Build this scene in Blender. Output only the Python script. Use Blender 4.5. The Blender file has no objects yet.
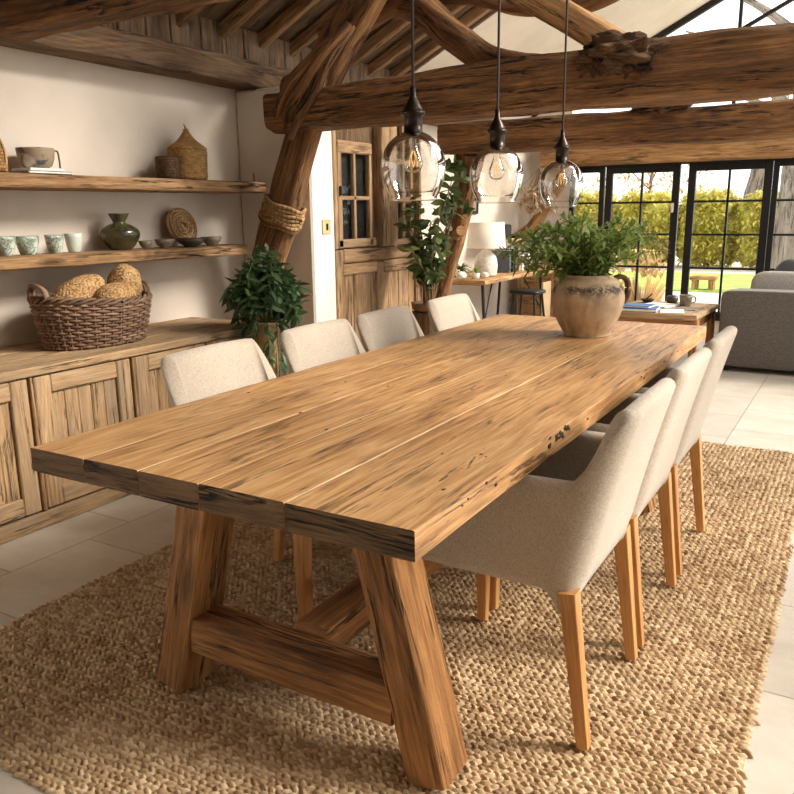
import bpy, math, random
from mathutils import Vector, Matrix, noise
V = Vector
PI = math.pi
sc = bpy.context.scene
COL = sc.collection
rng = random.Random(7)

# ------------------------------------------------------------------ materials
def lin(c):
    r = []
    for v in c[:3]:
        v /= 255.0
        r.append(v / 12.92 if v <= .04045 else ((v + .055) / 1.055) ** 2.4)
    return (*r, 1)

class NT:
    def __init__(s, name):
        s.m = bpy.data.materials.new(name); s.m.use_nodes = True
        s.t = s.m.node_tree; s.t.nodes.clear()
        s.out = s.n('ShaderNodeOutputMaterial')
    def n(s, typ, **kw):
        nd = s.t.nodes.new(typ)
        for k, v in kw.items(): setattr(nd, k, v)
        return nd
    def l(s, a, b): s.t.links.new(a, b)
    def val(s, sock, v):
        if isinstance(v, bpy.types.NodeSocket): s.l(v, sock)
        else: sock.default_value = v
    def mp(s, vec, scale, loc=(0, 0, 0)):
        n = s.n('ShaderNodeMapping'); s.l(vec, n.inputs['Vector'])
        n.inputs['Scale'].default_value = scale; n.inputs['Location'].default_value = loc
        return n.outputs[0]
    def noise(s, vec, scale, detail=4, rough=.55, dist=0):
        n = s.n('ShaderNodeTexNoise'); s.l(vec, n.inputs['Vector'])
        n.inputs['Scale'].default_value = scale; n.inputs['Detail'].default_value = detail
        n.inputs['Roughness'].default_value = rough; n.inputs['Distortion'].default_value = dist
        return n.outputs['Fac']
    def ramp(s, fac, stops, interp='LINEAR'):
        n = s.n('ShaderNodeValToRGB'); s.l(fac, n.inputs['Fac'])
        cr = n.color_ramp; cr.interpolation = interp
        while len(cr.elements) < len(stops): cr.elements.new(.5)
        for e, (p, c) in zip(cr.elements, stops):
            e.position = p; e.color = c if len(c) == 4 else (*c, 1)
        return n.outputs['Color']
    def mix(s, fac, a, b, mode='MIX'):
        n = s.n('ShaderNodeMix', data_type='RGBA', blend_type=mode)
        s.val(n.inputs['Factor'], fac); s.val(n.inputs['A'], a) if False else None
        s.val(n.inputs[6], a); s.val(n.inputs[7], b)
        return n.outputs[2]
    def math(s, op, a, b=0.0):
        n = s.n('ShaderNodeMath', operation=op)
        s.val(n.inputs[0], a); s.val(n.inputs[1], b)
        return n.outputs[0]
    def bump(s, h, strength=.3, dist=.01, nrm=None):
        n = s.n('ShaderNodeBump'); s.l(h, n.inputs['Height'])
        n.inputs['Strength'].default_value = strength; n.inputs['Distance'].default_value = dist
        if nrm: s.l(nrm, n.inputs['Normal'])
        return n.outputs[0]
    def bsdf(s, col, rough=.6, nrm=None, metal=0, spec=.5):
        b = s.n('ShaderNodeBsdfPrincipled')
        s.val(b.inputs['Base Color'], col); s.val(b.inputs['Roughness'], rough)
        b.inputs['Metallic'].default_value = metal
        b.inputs['Specular IOR Level'].default_value = spec
        if nrm: s.l(nrm, b.inputs['Normal'])
        s.l(b.outputs[0], s.out.inputs[0])
        return b
    def gr(s):
        n = s.n('ShaderNodeAttribute', attribute_name='gr')
        return n.outputs['Vector']
    def obj(s):
        return s.n('ShaderNodeTexCoord').outputs['Object']

G1 = lambda v: (v, v, v, 1)

def wood(name, dark, mid, light, rough=.62, bump=.5, crack=1.0, grain=1.0, ring=.5, grey=None, spec=.3, knots=.6, con=.27):
    m = NT(name); g = m.gr()
    a = m.noise(m.mp(g, (1.25 * grain, 32 * grain, 32 * grain)), 2.6, 12, .74, .5)
    b = m.noise(m.mp(g, (.7, 4.2, 4.2), (3, 1, 5)), 2.0, 4, .6, .3)
    r = m.noise(m.mp(g, (.4, 3.6, 3.6), (9, 4, 2)), 1.6, 2, .45, .2)
    fib = m.noise(m.mp(g, (9, 240, 240), (4, 4, 4)), 1.0, 4, .65)
    rr = m.math('PINGPONG', m.math('MULTIPLY', r, 17.0), .5)
    f = m.math('ADD', m.math('MULTIPLY', a, 1 - .35 * ring), m.math('MULTIPLY', rr, .7 * ring))
    f = m.math('ADD', f, m.math('MULTIPLY', m.math('SUBTRACT', b, .5), .75))
    f = m.math('ADD', f, m.math('MULTIPLY', m.math('SUBTRACT', fib, .5), .5))
    c = m.ramp(f, [(.5 - con, lin(dark)), (.5, lin(mid)), (.5 + con, lin(light))])
    if grey:
        gf = m.noise(m.mp(g, (.8, 4, 4), (1, 7, 3)), 2.2, 4, .6)
        c = m.mix(m.ramp(gf, [(.46, G1(0)), (.66, G1(.75))]), c, lin(grey))
    pores = m.noise(m.mp(g, (7, 170, 170)), 1.0, 2, .5)
    c = m.mix(.3, c, m.ramp(pores, [(.35, G1(.4)), (.5, G1(1))]), 'MULTIPLY')
    ck = m.noise(m.mp(g, (.85, 19, 19), (2, 2, 8)), 1.5, 6, .6, .4)
    band = m.ramp(m.math('ABSOLUTE', m.math('SUBTRACT', ck, .5)), [(.0, G1(1)), (.012, G1(.8)), (.022, G1(0))])
    msk = m.ramp(m.noise(m.mp(g, (1.1, 6, 6), (5, 5, 1)), 2.0, 4), [(.49, G1(0)), (.57, G1(1))])
    ckf = m.math('MULTIPLY', m.math('MULTIPLY', band, msk), .92 * crack)
    if knots:
        vo = m.n('ShaderNodeTexVoronoi'); vo.inputs['Scale'].default_value = 1.0
        wv = m.mp(g, (2.2, 7, 7), (1, 3, 2)); m.l(wv, vo.inputs['Vector'])
        kd = m.math('ADD', vo.outputs['Distance'], m.math('MULTIPLY', m.math('SUBTRACT', a, .5), .12))
        kf = m.ramp(kd, [(.07, G1(.9)), (.12, G1(.45)), (.2, G1(0))])
        ckf = m.math('MAXIMUM', ckf, m.math('MULTIPLY', kf, knots))
    c = m.mix(ckf, c, lin([x * .36 for x in dark]))
    h = m.math('SUBTRACT', m.math('ADD', m.math('MULTIPLY', a, .8), m.math('MULTIPLY', fib, .3)), m.math('MULTIPLY', ckf, 1.0))
    m.bsdf(c, m.math('ADD', rough - .08, m.math('MULTIPLY', a, .18)), m.bump(h, bump, .012), spec=spec)
    return m.m

def plain(name, c, rough=.6, metal=0, spec=.5, var=.12, sc_=8, bump=0):
    m = NT(name); o = m.obj()
    n = m.noise(o, sc_, 5, .6)
    col = m.mix(m.ramp(n, [(.3, G1(0)), (.7, G1(1))]), lin([x * (1 - var) for x in c]), lin([min(255, x * (1 + var)) for x in c]))
    m.bsdf(col, rough, m.bump(n, bump, .01) if bump else None, metal, spec)
    return m.m

def fabric(name, c, scale=420, bump=.35, var=.1):
    m = NT(name); o = m.obj()
    w1 = m.noise(m.mp(o, (1, 1, .25)), scale, 2); w2 = m.noise(m.mp(o, (.25, .25, 1)), scale, 2)
    w = m.math('ADD', m.math('MULTIPLY', w1, .5), m.math('MULTIPLY', w2, .5))
    big = m.noise(o, 6, 3)
    col = m.mix(m.ramp(w, [(.38, G1(0)), (.62, G1(1))]), lin([x * (1 - 1.6 * var) for x in c]), lin([min(255, x * (1 + var)) for x in c]))
    col = m.mix(.25, col, m.ramp(big, [(.3, G1(.8)), (.7, G1(1))]), 'MULTIPLY')
    b = m.bsdf(col, .92, m.bump(w, bump, .003), spec=.15)
    b.inputs['Sheen Weight'].default_value = .25; b.inputs['Sheen Roughness'].default_value = .6
    return m.m

def leafmat(name, c1, c2, c3, rough=.45):
    m = NT(name); g = m.gr()
    n = m.n('ShaderNodeTexWhiteNoise', noise_dimensions='1D')
    sx = m.n('ShaderNodeSeparateXYZ'); m.l(g, sx.inputs[0]); m.l(sx.outputs['Z'], n.inputs['W'])
    col = m.ramp(n.outputs['Value'], [(0, lin(c1)), (.5, lin(c2)), (1, lin(c3))])
    vein = m.math('ABSOLUTE', sx.outputs['Y'])
    col = m.mix(m.ramp(vein, [(0, G1(.35)), (.12, G1(0))]), col, lin([min(255, x * 1.35) for x in c3]))
    b = m.bsdf(col, rough, spec=.45)
    tr = m.n('ShaderNodeBsdfTranslucent'); m.l(col, tr.inputs[0])
    mx = m.n('ShaderNodeMixShader'); mx.inputs[0].default_value = .36
    m.l(b.outputs[0], mx.inputs[1]); m.l(tr.outputs[0], mx.inputs[2]); m.l(mx.outputs[0], m.out.inputs[0])
    return m.m

def weave(name, c1, c2, sx=60, sy=60, bump=.8, rough=.75):
    m = NT(name); g = m.gr()
    br = m.n('ShaderNodeTexBrick', offset=.5); m.l(g, br.inputs['Vector'])
    br.inputs['Color1'].default_value = lin(c1); br.inputs['Color2'].default_value = lin([(a + b) / 2 for a, b in zip(c1, c2)])
    br.inputs['Mortar'].default_value = lin(c2); br.inputs['Scale'].default_value = 1
    br.inputs['Brick Width'].default_value = 1.0 / sx; br.inputs['Row Height'].default_value = 1.0 / sy
    br.inputs['Mortar Size'].default_value = .12 / sy; br.inputs['Mortar Smooth'].default_value = .8
    n = m.noise(g, 14, 4)
    col = m.mix(.5, br.outputs['Color'], m.ramp(n, [(.3, G1(.55)), (.7, G1(1))]), 'MULTIPLY')
    h = m.math('SUBTRACT', 1.0, br.outputs['Fac'])
    m.bsdf(col, rough, m.bump(h, bump, .006), spec=.25)
    return m.m

def glassy(name, tint=(1, 1, 1), ior=.16, base=.03, edge=0.0):
    m = NT(name)
    lw = m.n('ShaderNodeLayerWeight'); lw.inputs['Blend'].default_value = ior
    f = m.math('ADD', m.math('MULTIPLY', lw.outputs['Fresnel'], .9), base)
    tcol = (*tint, 1)
    t = m.n('ShaderNodeBsdfTransparent')
    if edge:
        fc = m.math('POWER', lw.outputs['Facing'], 5.0)
        m.l(m.mix(m.math('MULTIPLY', fc, edge), tcol, (.30, .27, .23, 1)), t.inputs[0])
    else: t.inputs[0].default_value = tcol
    g = m.n('ShaderNodeBsdfGlossy'); g.inputs['Roughness'].default_value = .02
    mx = m.n('ShaderNodeMixShader'); m.l(f, mx.inputs[0]); m.l(t.outputs[0], mx.inputs[1]); m.l(g.outputs[0], mx.inputs[2])
    m.l(mx.outputs[0], m.out.inputs[0])
    return m.m

M = {}
M['table'] = wood('table oak', (126, 86, 50), (192, 144, 93), (224, 182, 128), rough=.42, bump=.35, crack=.9, ring=.5, spec=.45, knots=.3, con=.33)
M['table_end'] = wood('oak legs', (98, 64, 34), (164, 114, 66), (202, 152, 96), rough=.6, bump=.9, crack=1.0, ring=.25)
M['endgrain'] = wood('dark end grain', (72, 52, 36), (128, 98, 68), (164, 130, 94), rough=.75, bump=1.2, crack=1.0, grain=.8, ring=.3, knots=0)
M['glint'] = plain('pale joint filler', (222, 198, 158), .5)
M['beam'] = wood('old beam oak', (62, 41, 24), (126, 88, 54), (180, 132, 84), rough=.75, bump=1.1, crack=1.0, ring=.3)
M['beam_light'] = wood('pale beam oak', (112, 76, 44), (172, 128, 82), (206, 162, 112), rough=.7, bump=.9, crack=.9, ring=.4)
M['bark'] = wood('knotted burl', (56, 38, 26), (110, 80, 56), (154, 118, 84), rough=.85, bump=1.6, crack=1.0, grain=1.6, ring=.2)
M['boards'] = wood('roof boards', (62, 45, 30), (108, 82, 58), (146, 114, 82), rough=.8, bump=.6, crack=.9, ring=.4, grey=(110, 94, 76))
M['rafter'] = wood('rafter oak', (96, 68, 44), (150, 114, 78), (188, 150, 108), rough=.75, bump=.5, ring=.3)
M['shelf'] = wood('shelf oak', (98, 70, 46), (162, 124, 86), (202, 166, 122), rough=.7, bump=1.0, crack=1.0, ring=.35)
M['side'] = wood('sideboard oak', (118, 90, 64), (176, 142, 104), (208, 178, 138), rough=.65, bump=.5, crack=.9, ring=.5, grey=(150, 130, 106), con=.36)
M['cup'] = wood('cupboard oak', (96, 72, 50), (158, 124, 88), (196, 162, 120), rough=.7, bump=.7, crack=1.0, ring=.4, grey=(136, 114, 90))
M['chairleg'] = wood('chair leg oak', (168, 116, 64), (196, 142, 84), (214, 164, 106), rough=.45, bump=.1, crack=0, ring=.2, spec=.45, knots=0)
M['desk'] = wood('desk oak', (124, 88, 54), (182, 138, 92), (212, 172, 124), rough=.55, bump=.4, ring=.5)
M['disc'] = wood('log slice', (126, 94, 60), (186, 148, 102), (214, 180, 134), rough=.75, bump=.6, ring=.4)
M['fabric'] = fabric('chair linen', (186, 172, 154), 520, .3, .07)
M['sofa'] = fabric('sofa grey weave', (98, 90, 83), 260, .5, .14)
M['sofa_light'] = fabric('cushion pale grey', (160, 154, 146), 300, .4)
M['sofa_dark'] = fabric('cushion charcoal', (70, 68, 68), 300, .4)
M['metal'] = plain('dark bronze', (58, 50, 44), .32, .9, var=.1)
M['black'] = plain('black steel', (26, 25, 25), .45, .3, var=.15)
M['cord'] = plain('brown cord', (52, 42, 36), .8)
M['glass'] = glassy('pendant glass', (.985, .975, .955), .2, .05, .12)
M['pane'] = glassy('window glass', (.98, .99, .985), .08, .02)
M['filament'] = None
M['white'] = plain('white ceramic', (228, 222, 210), .4, var=.04)
M['cream'] = plain('lampshade linen', (232, 222, 204), .9, var=.04)
M['celadon'] = None
M['vase'] = plain('dark olive glaze', (66, 62, 40), .16, var=.45, sc_=14, bump=.1)
M['bowl'] = plain('stone glaze', (112, 102, 84), .5, var=.3, sc_=30, bump=.2)
M['darkbowl'] = plain('dark bowl glaze', (58, 52, 42), .4, var=.3, sc_=24)
M['paper'] = plain('paper', (226, 222, 214), .8, var=.05)
M['blue'] = plain('blue cloth', (52, 92, 142), .55, var=.12)
M['slate'] = plain('slate cloth', (72, 82, 94), .6, var=.15)
M['tan'] = plain('tan board', (178, 146, 108), .7, var=.1)
M['greybook'] = plain('grey board', (120, 114, 106), .7)
M['stone'] = plain('pale stone', (208, 200, 188), .8, var=.12, sc_=25, bump=.3)
M['wicker'] = weave('golden seagrass', (196, 154, 96), (112, 78, 40), 55, 95)
M['rattan'] = weave('open rattan', (184, 140, 88), (104, 72, 40), 40, 70)
M['darkwicker'] = weave('dark wicker', (108, 82, 56), (46, 32, 20), 50, 70)
M['rope'] = weave('rope', (188, 150, 104), (104, 74, 44), 40, 45)
M['willow'] = wood('willow', (76, 54, 42), (122, 94, 74), (166, 136, 112), rough=.6, bump=.3, crack=.3, grain=.6, ring=.1, knots=0)
M['soil'] = plain('soil', (58, 44, 32), .95, var=.4, sc_=60, bump=.5)
M['planter'] = plain('tan planter', (198, 164, 120), .75, var=.12, sc_=12, bump=.15)
M['brownpot'] = plain('brown pot', (96, 66, 44), .6, var=.25)
M['rug'] = None
M['leaf_b'] = leafmat('bouquet leaf', (90, 122, 52), (134, 162, 80), (180, 198, 130))
M['leaf_d'] = leafmat('dark trailing leaf', (42, 68, 42), (68, 98, 58), (110, 136, 92), .38)
M['leaf_r'] = leafmat('rubber leaf', (54, 72, 38), (88, 106, 58), (126, 138, 88), .32)
M['leaf_h'] = leafmat('hedge leaf', (158, 158, 58), (206, 192, 84), (226, 210, 120), .6)
M['leaf_o'] = leafmat('autumn leaf', (168, 104, 44), (196, 140, 74), (206, 170, 110), .6)
M['grass'] = leafmat('pampas', (196, 166, 112), (214, 186, 134), (228, 206, 160), .8)
M['stem'] = plain('green stem', (92, 104, 54), .6)
M['twig'] = plain('brown twig', (110, 82, 54), .8)
M['trunk'] = wood('tree trunk', (92, 84, 76), (138, 128, 118), (176, 166, 154), rough=.95, bump=1.5, crack=1, grain=.5, ring=.1)
M['lawn'] = plain('lawn', (150, 180, 80), .95, var=.2, sc_=3, bump=.3)
M['paving'] = plain('paving', (206, 196, 180), .9, var=.06, sc_=2)
M['switch'] = plain('brass plate', (196, 176, 132), .4, .4)

def mk_plaster(name, c, var=.035):
    m = NT(name); o = m.obj()
    n = m.noise(o, 2.2, 6, .6); n2 = m.noise(o, 14, 4, .6)
    col = m.mix(m.ramp(n, [(.3, G1(0)), (.7, G1(1))]), lin([x * (1 - var) for x in c]), lin([min(255, x * (1 + var)) for x in c]))
    m.bsdf(col, .92, m.bump(m.math('ADD', n, m.math('MULTIPLY', n2, .25)), .35, .02), spec=.12)
    return m.m
M['plaster'] = mk_plaster('warm plaster', (214, 202, 187))
M['ceilplaster'] = mk_plaster('pale ceiling plaster', (230, 220, 204))
M['pier'] = mk_plaster('white limewash', (224, 216, 204), .02)

def mk_floor():
    m = NT('stone tiles'); o = m.obj()
    rot = m.n('ShaderNodeMapping'); m.l(o, rot.inputs[0]); rot.inputs['Rotation'].default_value = (0, 0, PI / 2)
    rot.inputs['Location'].default_value = (.84, .6, 0)
    br = m.n('ShaderNodeTexBrick', offset=.37); m.l(rot.outputs[0], br.inputs['Vector'])
    br.inputs['Scale'].default_value = 1; br.inputs['Brick Width'].default_value = .56; br.inputs['Row Height'].default_value = .68
    br.inputs['Mortar Size'].default_value = .004; br.inputs['Mortar Smooth'].default_value = .3
    br.inputs['Color1'].default_value = lin((216, 208, 194)); br.inputs['Color2'].default_value = lin((203, 194, 180))
    br.inputs['Mortar'].default_value = lin((168, 159, 146))
    n = m.noise(o, 2.4, 8, .62, .6); n2 = m.noise(m.mp(o, (1, 2.5, 1)), 5, 6, .6, 1)
    c = m.mix(.5, br.outputs['Color'], m.ramp(n, [(.3, lin((206, 196, 180))), (.7, G1(1))]), 'MULTIPLY')
    c = m.mix(.22, c, m.ramp(n2, [(.35, G1(.62)), (.6, G1(1))]), 'MULTIPLY')
    h = m.math('SUBTRACT', m.math('MULTIPLY', n, .25), br.outputs['Fac'])
    m.bsdf(c, m.math('ADD', .34, m.math('MULTIPLY', n2, .25)), m.bump(h, .35, .006), spec=.4)
    return m.m
M['floor'] = mk_floor()

def mk_rug():
    m = NT('braided jute'); g = m.gr()
    w = m.n('ShaderNodeTexWhiteNoise', noise_dimensions='1D')
    sx = m.n('ShaderNodeSeparateXYZ'); m.l(g, sx.inputs[0]); m.l(sx.outputs['Z'], w.inputs['W'])
    big = m.noise(m.obj(), 3.2, 3)
    fac = m.math('ADD', m.math('MULTIPLY', w.outputs['Value'], .75), m.math('MULTIPLY', m.math('SUBTRACT', big, .5), .6))
    col = m.ramp(fac, [(.0, lin((158, 128, 96))), (.35, lin((198, 170, 133))), (.85, lin((230, 206, 170)))])
    f = m.noise(m.mp(g, (6, 220, 1)), 1, 3)
    col = m.mix(.4, col, m.ramp(f, [(.3, G1(.62)), (.6, G1(1))]), 'MULTIPLY')
    m.bsdf(col, .88, m.bump(f, .5, .003), spec=.15)
    return m.m
M['rug'] = mk_rug()

def mk_jug():
    m = NT('weathered clay'); o = m.obj()
    n = m.noise(o, 9, 6, .65, .4); st = m.noise(m.mp(o, (22, 22, 2.2)), 1, 5, .6)
    c = m.mix(m.ramp(n, [(.3, G1(0)), (.7, G1(1))]), lin((160, 136, 108)), lin((204, 178, 146)))
    c = m.mix(m.ramp(st, [(.36, G1(.55)), (.55, G1(0))]), c, lin((126, 104, 82)))
    sx = m.n('ShaderNodeSeparateXYZ'); m.l(o, sx.inputs[0])
    zb = m.ramp(sx.outputs['Z'], [(.165, G1(0)), (.2, G1(1)), (.215, G1(1)), (.235, G1(0))])
    bl = m.ramp(m.noise(o, 26, 6, .7, .8), [(.42, G1(0)), (.52, G1(.9))])
    pa = m.ramp(m.noise(o, 5, 2), [(.36, G1(0)), (.46, G1(1))])
    c = m.mix(m.math('MULTIPLY', m.math('MULTIPLY', zb, bl), pa), c, lin((58, 50, 42)))
    m.bsdf(c, .78, m.bump(n, .4, .008), spec=.25)
    return m.m
M['jug'] = mk_jug()

def mk_celadon():
    m = NT('mottled celadon'); o = m.obj()
    n = m.noise(o, 26, 5, .6, 1.2)
    b = m.ramp(m.math('ABSOLUTE', m.math('SUBTRACT', n, .5)), [(.0, G1(1)), (.05, G1(0))])
    c = m.mix(b, lin((186, 198, 186)), lin((60, 66, 52)))
    c = m.mix(m.ramp(m.noise(o, 9, 3), [(.45, G1(0)), (.6, G1(.7))]), c, lin((104, 108, 84)))
    m.bsdf(c, .35)
    return m.m
M['celadon'] = mk_celadon()
M['palecup'] = plain('pale celadon', (196, 204, 192), .45, var=.05)

def mk_potglaze():
    m = NT('brushed stoneware'); o = m.obj()
    n = m.noise(m.mp(o, (1, 1, 1.4)), 16, 3, .5, .8)
    c = m.mix(m.ramp(n, [(.53, G1(0)), (.58, G1(1))]), lin((150, 132, 108)), lin((84, 80, 82)))
    c = m.mix(m.ramp(m.noise(o, 9, 2), [(.58, G1(0)), (.66, G1(1))]), c, lin((206, 198, 186)))
    m.bsdf(c, .6)
    return m.m
M['potglaze'] = mk_potglaze()

def mk_bread():
    m = NT('seeded crust'); o = m.obj()
    vo = m.n('ShaderNodeTexVoronoi'); vo.inputs['Scale'].default_value = 95; m.l(o, vo.inputs['Vector'])
    c = m.ramp(vo.outputs['Distance'], [(.0, lin((216, 188, 142))), (.5, lin((184, 148, 102))), (.9, lin((116, 86, 54)))])
    c = m.mix(.5, c, m.ramp(m.noise(o, 14, 3), [(.3, lin((176, 138, 92))), (.65, G1(1))]), 'MULTIPLY')
    m.bsdf(c, .8, m.bump(m.math('SUBTRACT', 1.0, vo.outputs['Distance']), .8, .006), spec=.2)
    return m.m
M['bread'] = mk_bread()

def mk_filament():
    m = NT('warm filament'); e = m.n('ShaderNodeEmission'); e.inputs[0].default_value = (1, .55, .18, 1); e.inputs[1].default_value = 1.2
    m.l(e.outputs[0], m.out.inputs[0]); return m.m
M['filament'] = mk_filament()

# ------------------------------------------------------------------ mesh builder
class MB:
    def __init__(s): s.v = []; s.f = []; s.g = []; s.sm = []; s.mi = []; s.cur = 0
    def add(s, vs, fs, gs, smooth=True):
        b = len(s.v); s.v += [tuple(p) for p in vs]; s.g += [tuple(p) for p in gs]
        s.f += [tuple(i + b for i in f) for f in fs]; s.sm += [smooth] * len(fs); s.mi += [s.cur] * len(fs)
    def build(s, name, mats, parent=None, world=True):
        me = bpy.data.meshes.new(name)
        off = V((0, 0, 0))
        if parent is not None and world:
            off = V(parent.location); 
            if parent.parent: off += V(parent.parent.location)
        vs = [(a - off.x, b - off.y, c - off.z) for a, b, c in s.v]
        me.from_pydata(vs, [], s.f)
        me.polygons.foreach_set('use_smooth', s.sm); me.polygons.foreach_set('material_index', s.mi)
        at = me.attributes.new('gr', 'FLOAT_VECTOR', 'POINT')
        at.data.foreach_set('vector', [x for g in s.g for x in g])
        for m in (mats if isinstance(mats, (list, tuple)) else [mats]): me.materials.append(m)
        me.update()
        o = bpy.data.objects.new(name, me); COL.objects.link(o)
        if parent is not None: o.parent = parent
        return o

def roff(): return V((rng.uniform(0, 50), rng.uniform(0, 50), rng.uniform(0, 50)))

def box(mb, lo, hi, bev=.004, axis=0, mat=None, off=None):
    """bevelled box; axis = grain direction; mat = optional 4x4 applied after"""
    lo = V(lo); hi = V(hi); c = (lo + hi) / 2; h = (hi - lo) / 2
    bev = min(bev, min(h) * .9); o = off or roff()
    vs, idx = [], {}
    for sx in (-1, 1):
        for sy in (-1, 1):
            for sz in (-1, 1):
                s = (sx, sy, sz)
                for a in range(3):
                    p = V([s[i] * (h[i] - (0 if i == a else bev)) for i in range(3)])
                    idx[(s, a)] = len(vs); vs.append(p)
    fs = []
    for a in range(3):
        b, d = (a + 1) % 3, (a + 2) % 3
        for s in (-1, 1):
            q = []
            for (i, j) in ((-1, -1), (1, -1), (1, 1), (-1, 1)):
                t = [0, 0, 0]; t[a] = s; t[b] = i; t[d] = j; q.append(idx[(tuple(t), a)])
            fs.append(q if s > 0 else q[::-1])
        for i in (-1, 1):
            for j in (-1, 1):
                t0 = [0, 0, 0]; t0[a] = -1; t0[b] = i; t0[d] = j
                t1 = list(t0); t1[a] = 1
                q = [idx[(tuple(t0), b)], idx[(tuple(t1), b)], idx[(tuple(t1), d)], idx[(tuple(t0), d)]]
                fs.append(q if i * j < 0 else q[::-1])
    for sx in (-1, 1):
        for sy in (-1, 1):
            for sz in (-1, 1):
                s = (sx, sy, sz); q = [idx[(s, 0)], idx[(s, 1)], idx[(s, 2)]]
                fs.append(q if sx * sy * sz > 0 else q[::-1])
    ax = [axis, (axis + 1) % 3, (axis + 2) % 3]
    gs = [V((p[ax[0]], p[ax[1]], p[ax[2]])) + o for p in vs]
    ps = [p + c for p in vs]
    if mat is not None: ps = [mat @ p for p in ps]
    mb.add(ps, fs, gs, False)

def catmull(pts, n):
    P = [V(p) for p in pts]
    if len(P) == 2: return [P[0].lerp(P[1], i / n) for i in range(n + 1)]
    Q = [P[0] * 2 - P[1]] + P + [P[-1] * 2 - P[-2]]
    out = []
    for i in range(n + 1):
        t = i / n * (len(P) - 1); k = min(int(t), len(P) - 2); t -= k
        a, b, c, d = Q[k:k + 4]
        out.append(.5 * ((2 * b) + (c - a) * t + (2 * a - 5 * b + 4 * c - d) * t * t + (3 * b - a - 3 * c + d) * t ** 3))
    return out

def lerpl(L, t):
    if not isinstance(L, (list, tuple)): return L
    x = t * (len(L) - 1); k = min(int(x), len(L) - 2); return L[k] + (L[k + 1] - L[k]) * (x - k)

def timber(mb, pts, w, h, sq=5, amp=.008, k=28, n=None, up=(0, 0, 1), seed=None, freq=1.0, twist=0, caps=True, capmi=None):
    """rough hewn beam along pts; w = side width, h = height (may be lists)"""
    L = sum((V(b) - V(a)).length for a, b in zip(pts, pts[1:]))
    n = n or max(4, int(L / .06)); P = catmull(pts, n); o = roff()
    sd = V((seed * 7.3, seed * 3.1, seed * 1.7)) if seed is not None else roff()
    vs, gs, s = [], [], 0
    upv = V(up)
    for i, p in enumerate(P):
        t = (P[min(i + 1, n)] - P[max(i - 1, 0)]).normalized()
        sdv = t.cross(upv).normalized(); uv = sdv.cross(t)
        if i: s += (P[i] - P[i - 1]).length
        W, H = lerpl(w, i / n) / 2, lerpl(h, i / n) / 2
        tw = twist * i / n
        for j in range(k):
            a = 2 * PI * (j + .5) / k
            ca, sa = math.cos(a), math.sin(a)
            x = math.copysign(abs(ca) ** (2 / sq), ca); y = math.copysign(abs(sa) ** (2 / sq), sa)
            q = V((s * 2.2 * freq, x * W * 9 * freq, y * H * 9 * freq)) + sd
            d = amp * (noise.noise(q) + .6 * noise.noise(V((s * 5, x * W * 22, y * H * 22)) + sd))
            r = math.hypot(x * W, y * H) or 1e-6; f = 1 + d / r
            lx, ly = x * W * f, y * H * f
            if tw: lx, ly = lx * math.cos(tw) - ly * math.sin(tw), lx * math.sin(tw) + ly * math.cos(tw)
            vs.append(p + sdv * lx + uv * ly); gs.append(V((s, lx, ly)) + o)
    fs = [(i * k + j, i * k + (j + 1) % k, (i + 1) * k + (j + 1) % k, (i + 1) * k + j) for i in range(n) for j in range(k)]
    mb.add(vs, [f[::-1] for f in fs], gs, True)
    if caps:
        keep = mb.cur
        if capmi is not None: mb.cur = capmi
        for e, rev in ((0, False), (n, True)):
            ring = vs[e * k:(e + 1) * k]; gr = [V((g[1], g[0], g[2])) for g in gs[e * k:(e + 1) * k]]
            c = sum(ring, V()) / k
            f = [(j, (j + 1) % k, k) for j in range(k)]
            mb.add(ring + [c], f if not rev else [q[::-1] for q in f], gr + [sum(gr, V()) / k], False)
        mb.cur = keep

def tube(mb, pts, r, k=8, n=None, caps=True):
    timber(mb, pts, [2 * x for x in r] if isinstance(r, (list, tuple)) else 2 * r, [2 * x for x in r] if isinstance(r, (list, tuple)) else 2 * r,
           sq=2, amp=0, k=k, n=n or max(2, (len(pts) - 1) * 4), up=(.13, .21, .97), caps=caps)

def lathe(mb, prof, c=(0, 0, 0), n=48, wob=0, seed=0, axis_m=None):
    c = V(c); vs, gs, s = [], [], 0; R = max(p[0] for p in prof)
    for i, (r, z) in enumerate(prof):
        if i: s += math.hypot(r - prof[i - 1][0], z - prof[i - 1][1])
        for j in range(n + 1):
            a = 2 * PI * j / n
            d = 1 + (wob * noise.noise(V((math.cos(a) * 1.5, math.sin(a) * 1.5, z * 8 + seed))) if wob else 0)
            p = V((r * d * math.cos(a), r * d * math.sin(a), z))
            if axis_m is not None: p = axis_m @ p
            vs.append(p + c); gs.append(V((a * R, s, 0)))
    m = n + 1
    fs = [(i * m + j, i * m + j + 1, (i + 1) * m + j + 1, (i + 1) * m + j) for i in range(len(prof) - 1) for j in range(n)]
    mb.add(vs, fs, gs, True)

def smoothprof(ctrl, n=28):
    return [(max(p.x, 0), p.z) for p in catmull([(r, 0, z) for r, z in ctrl], n)]

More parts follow.
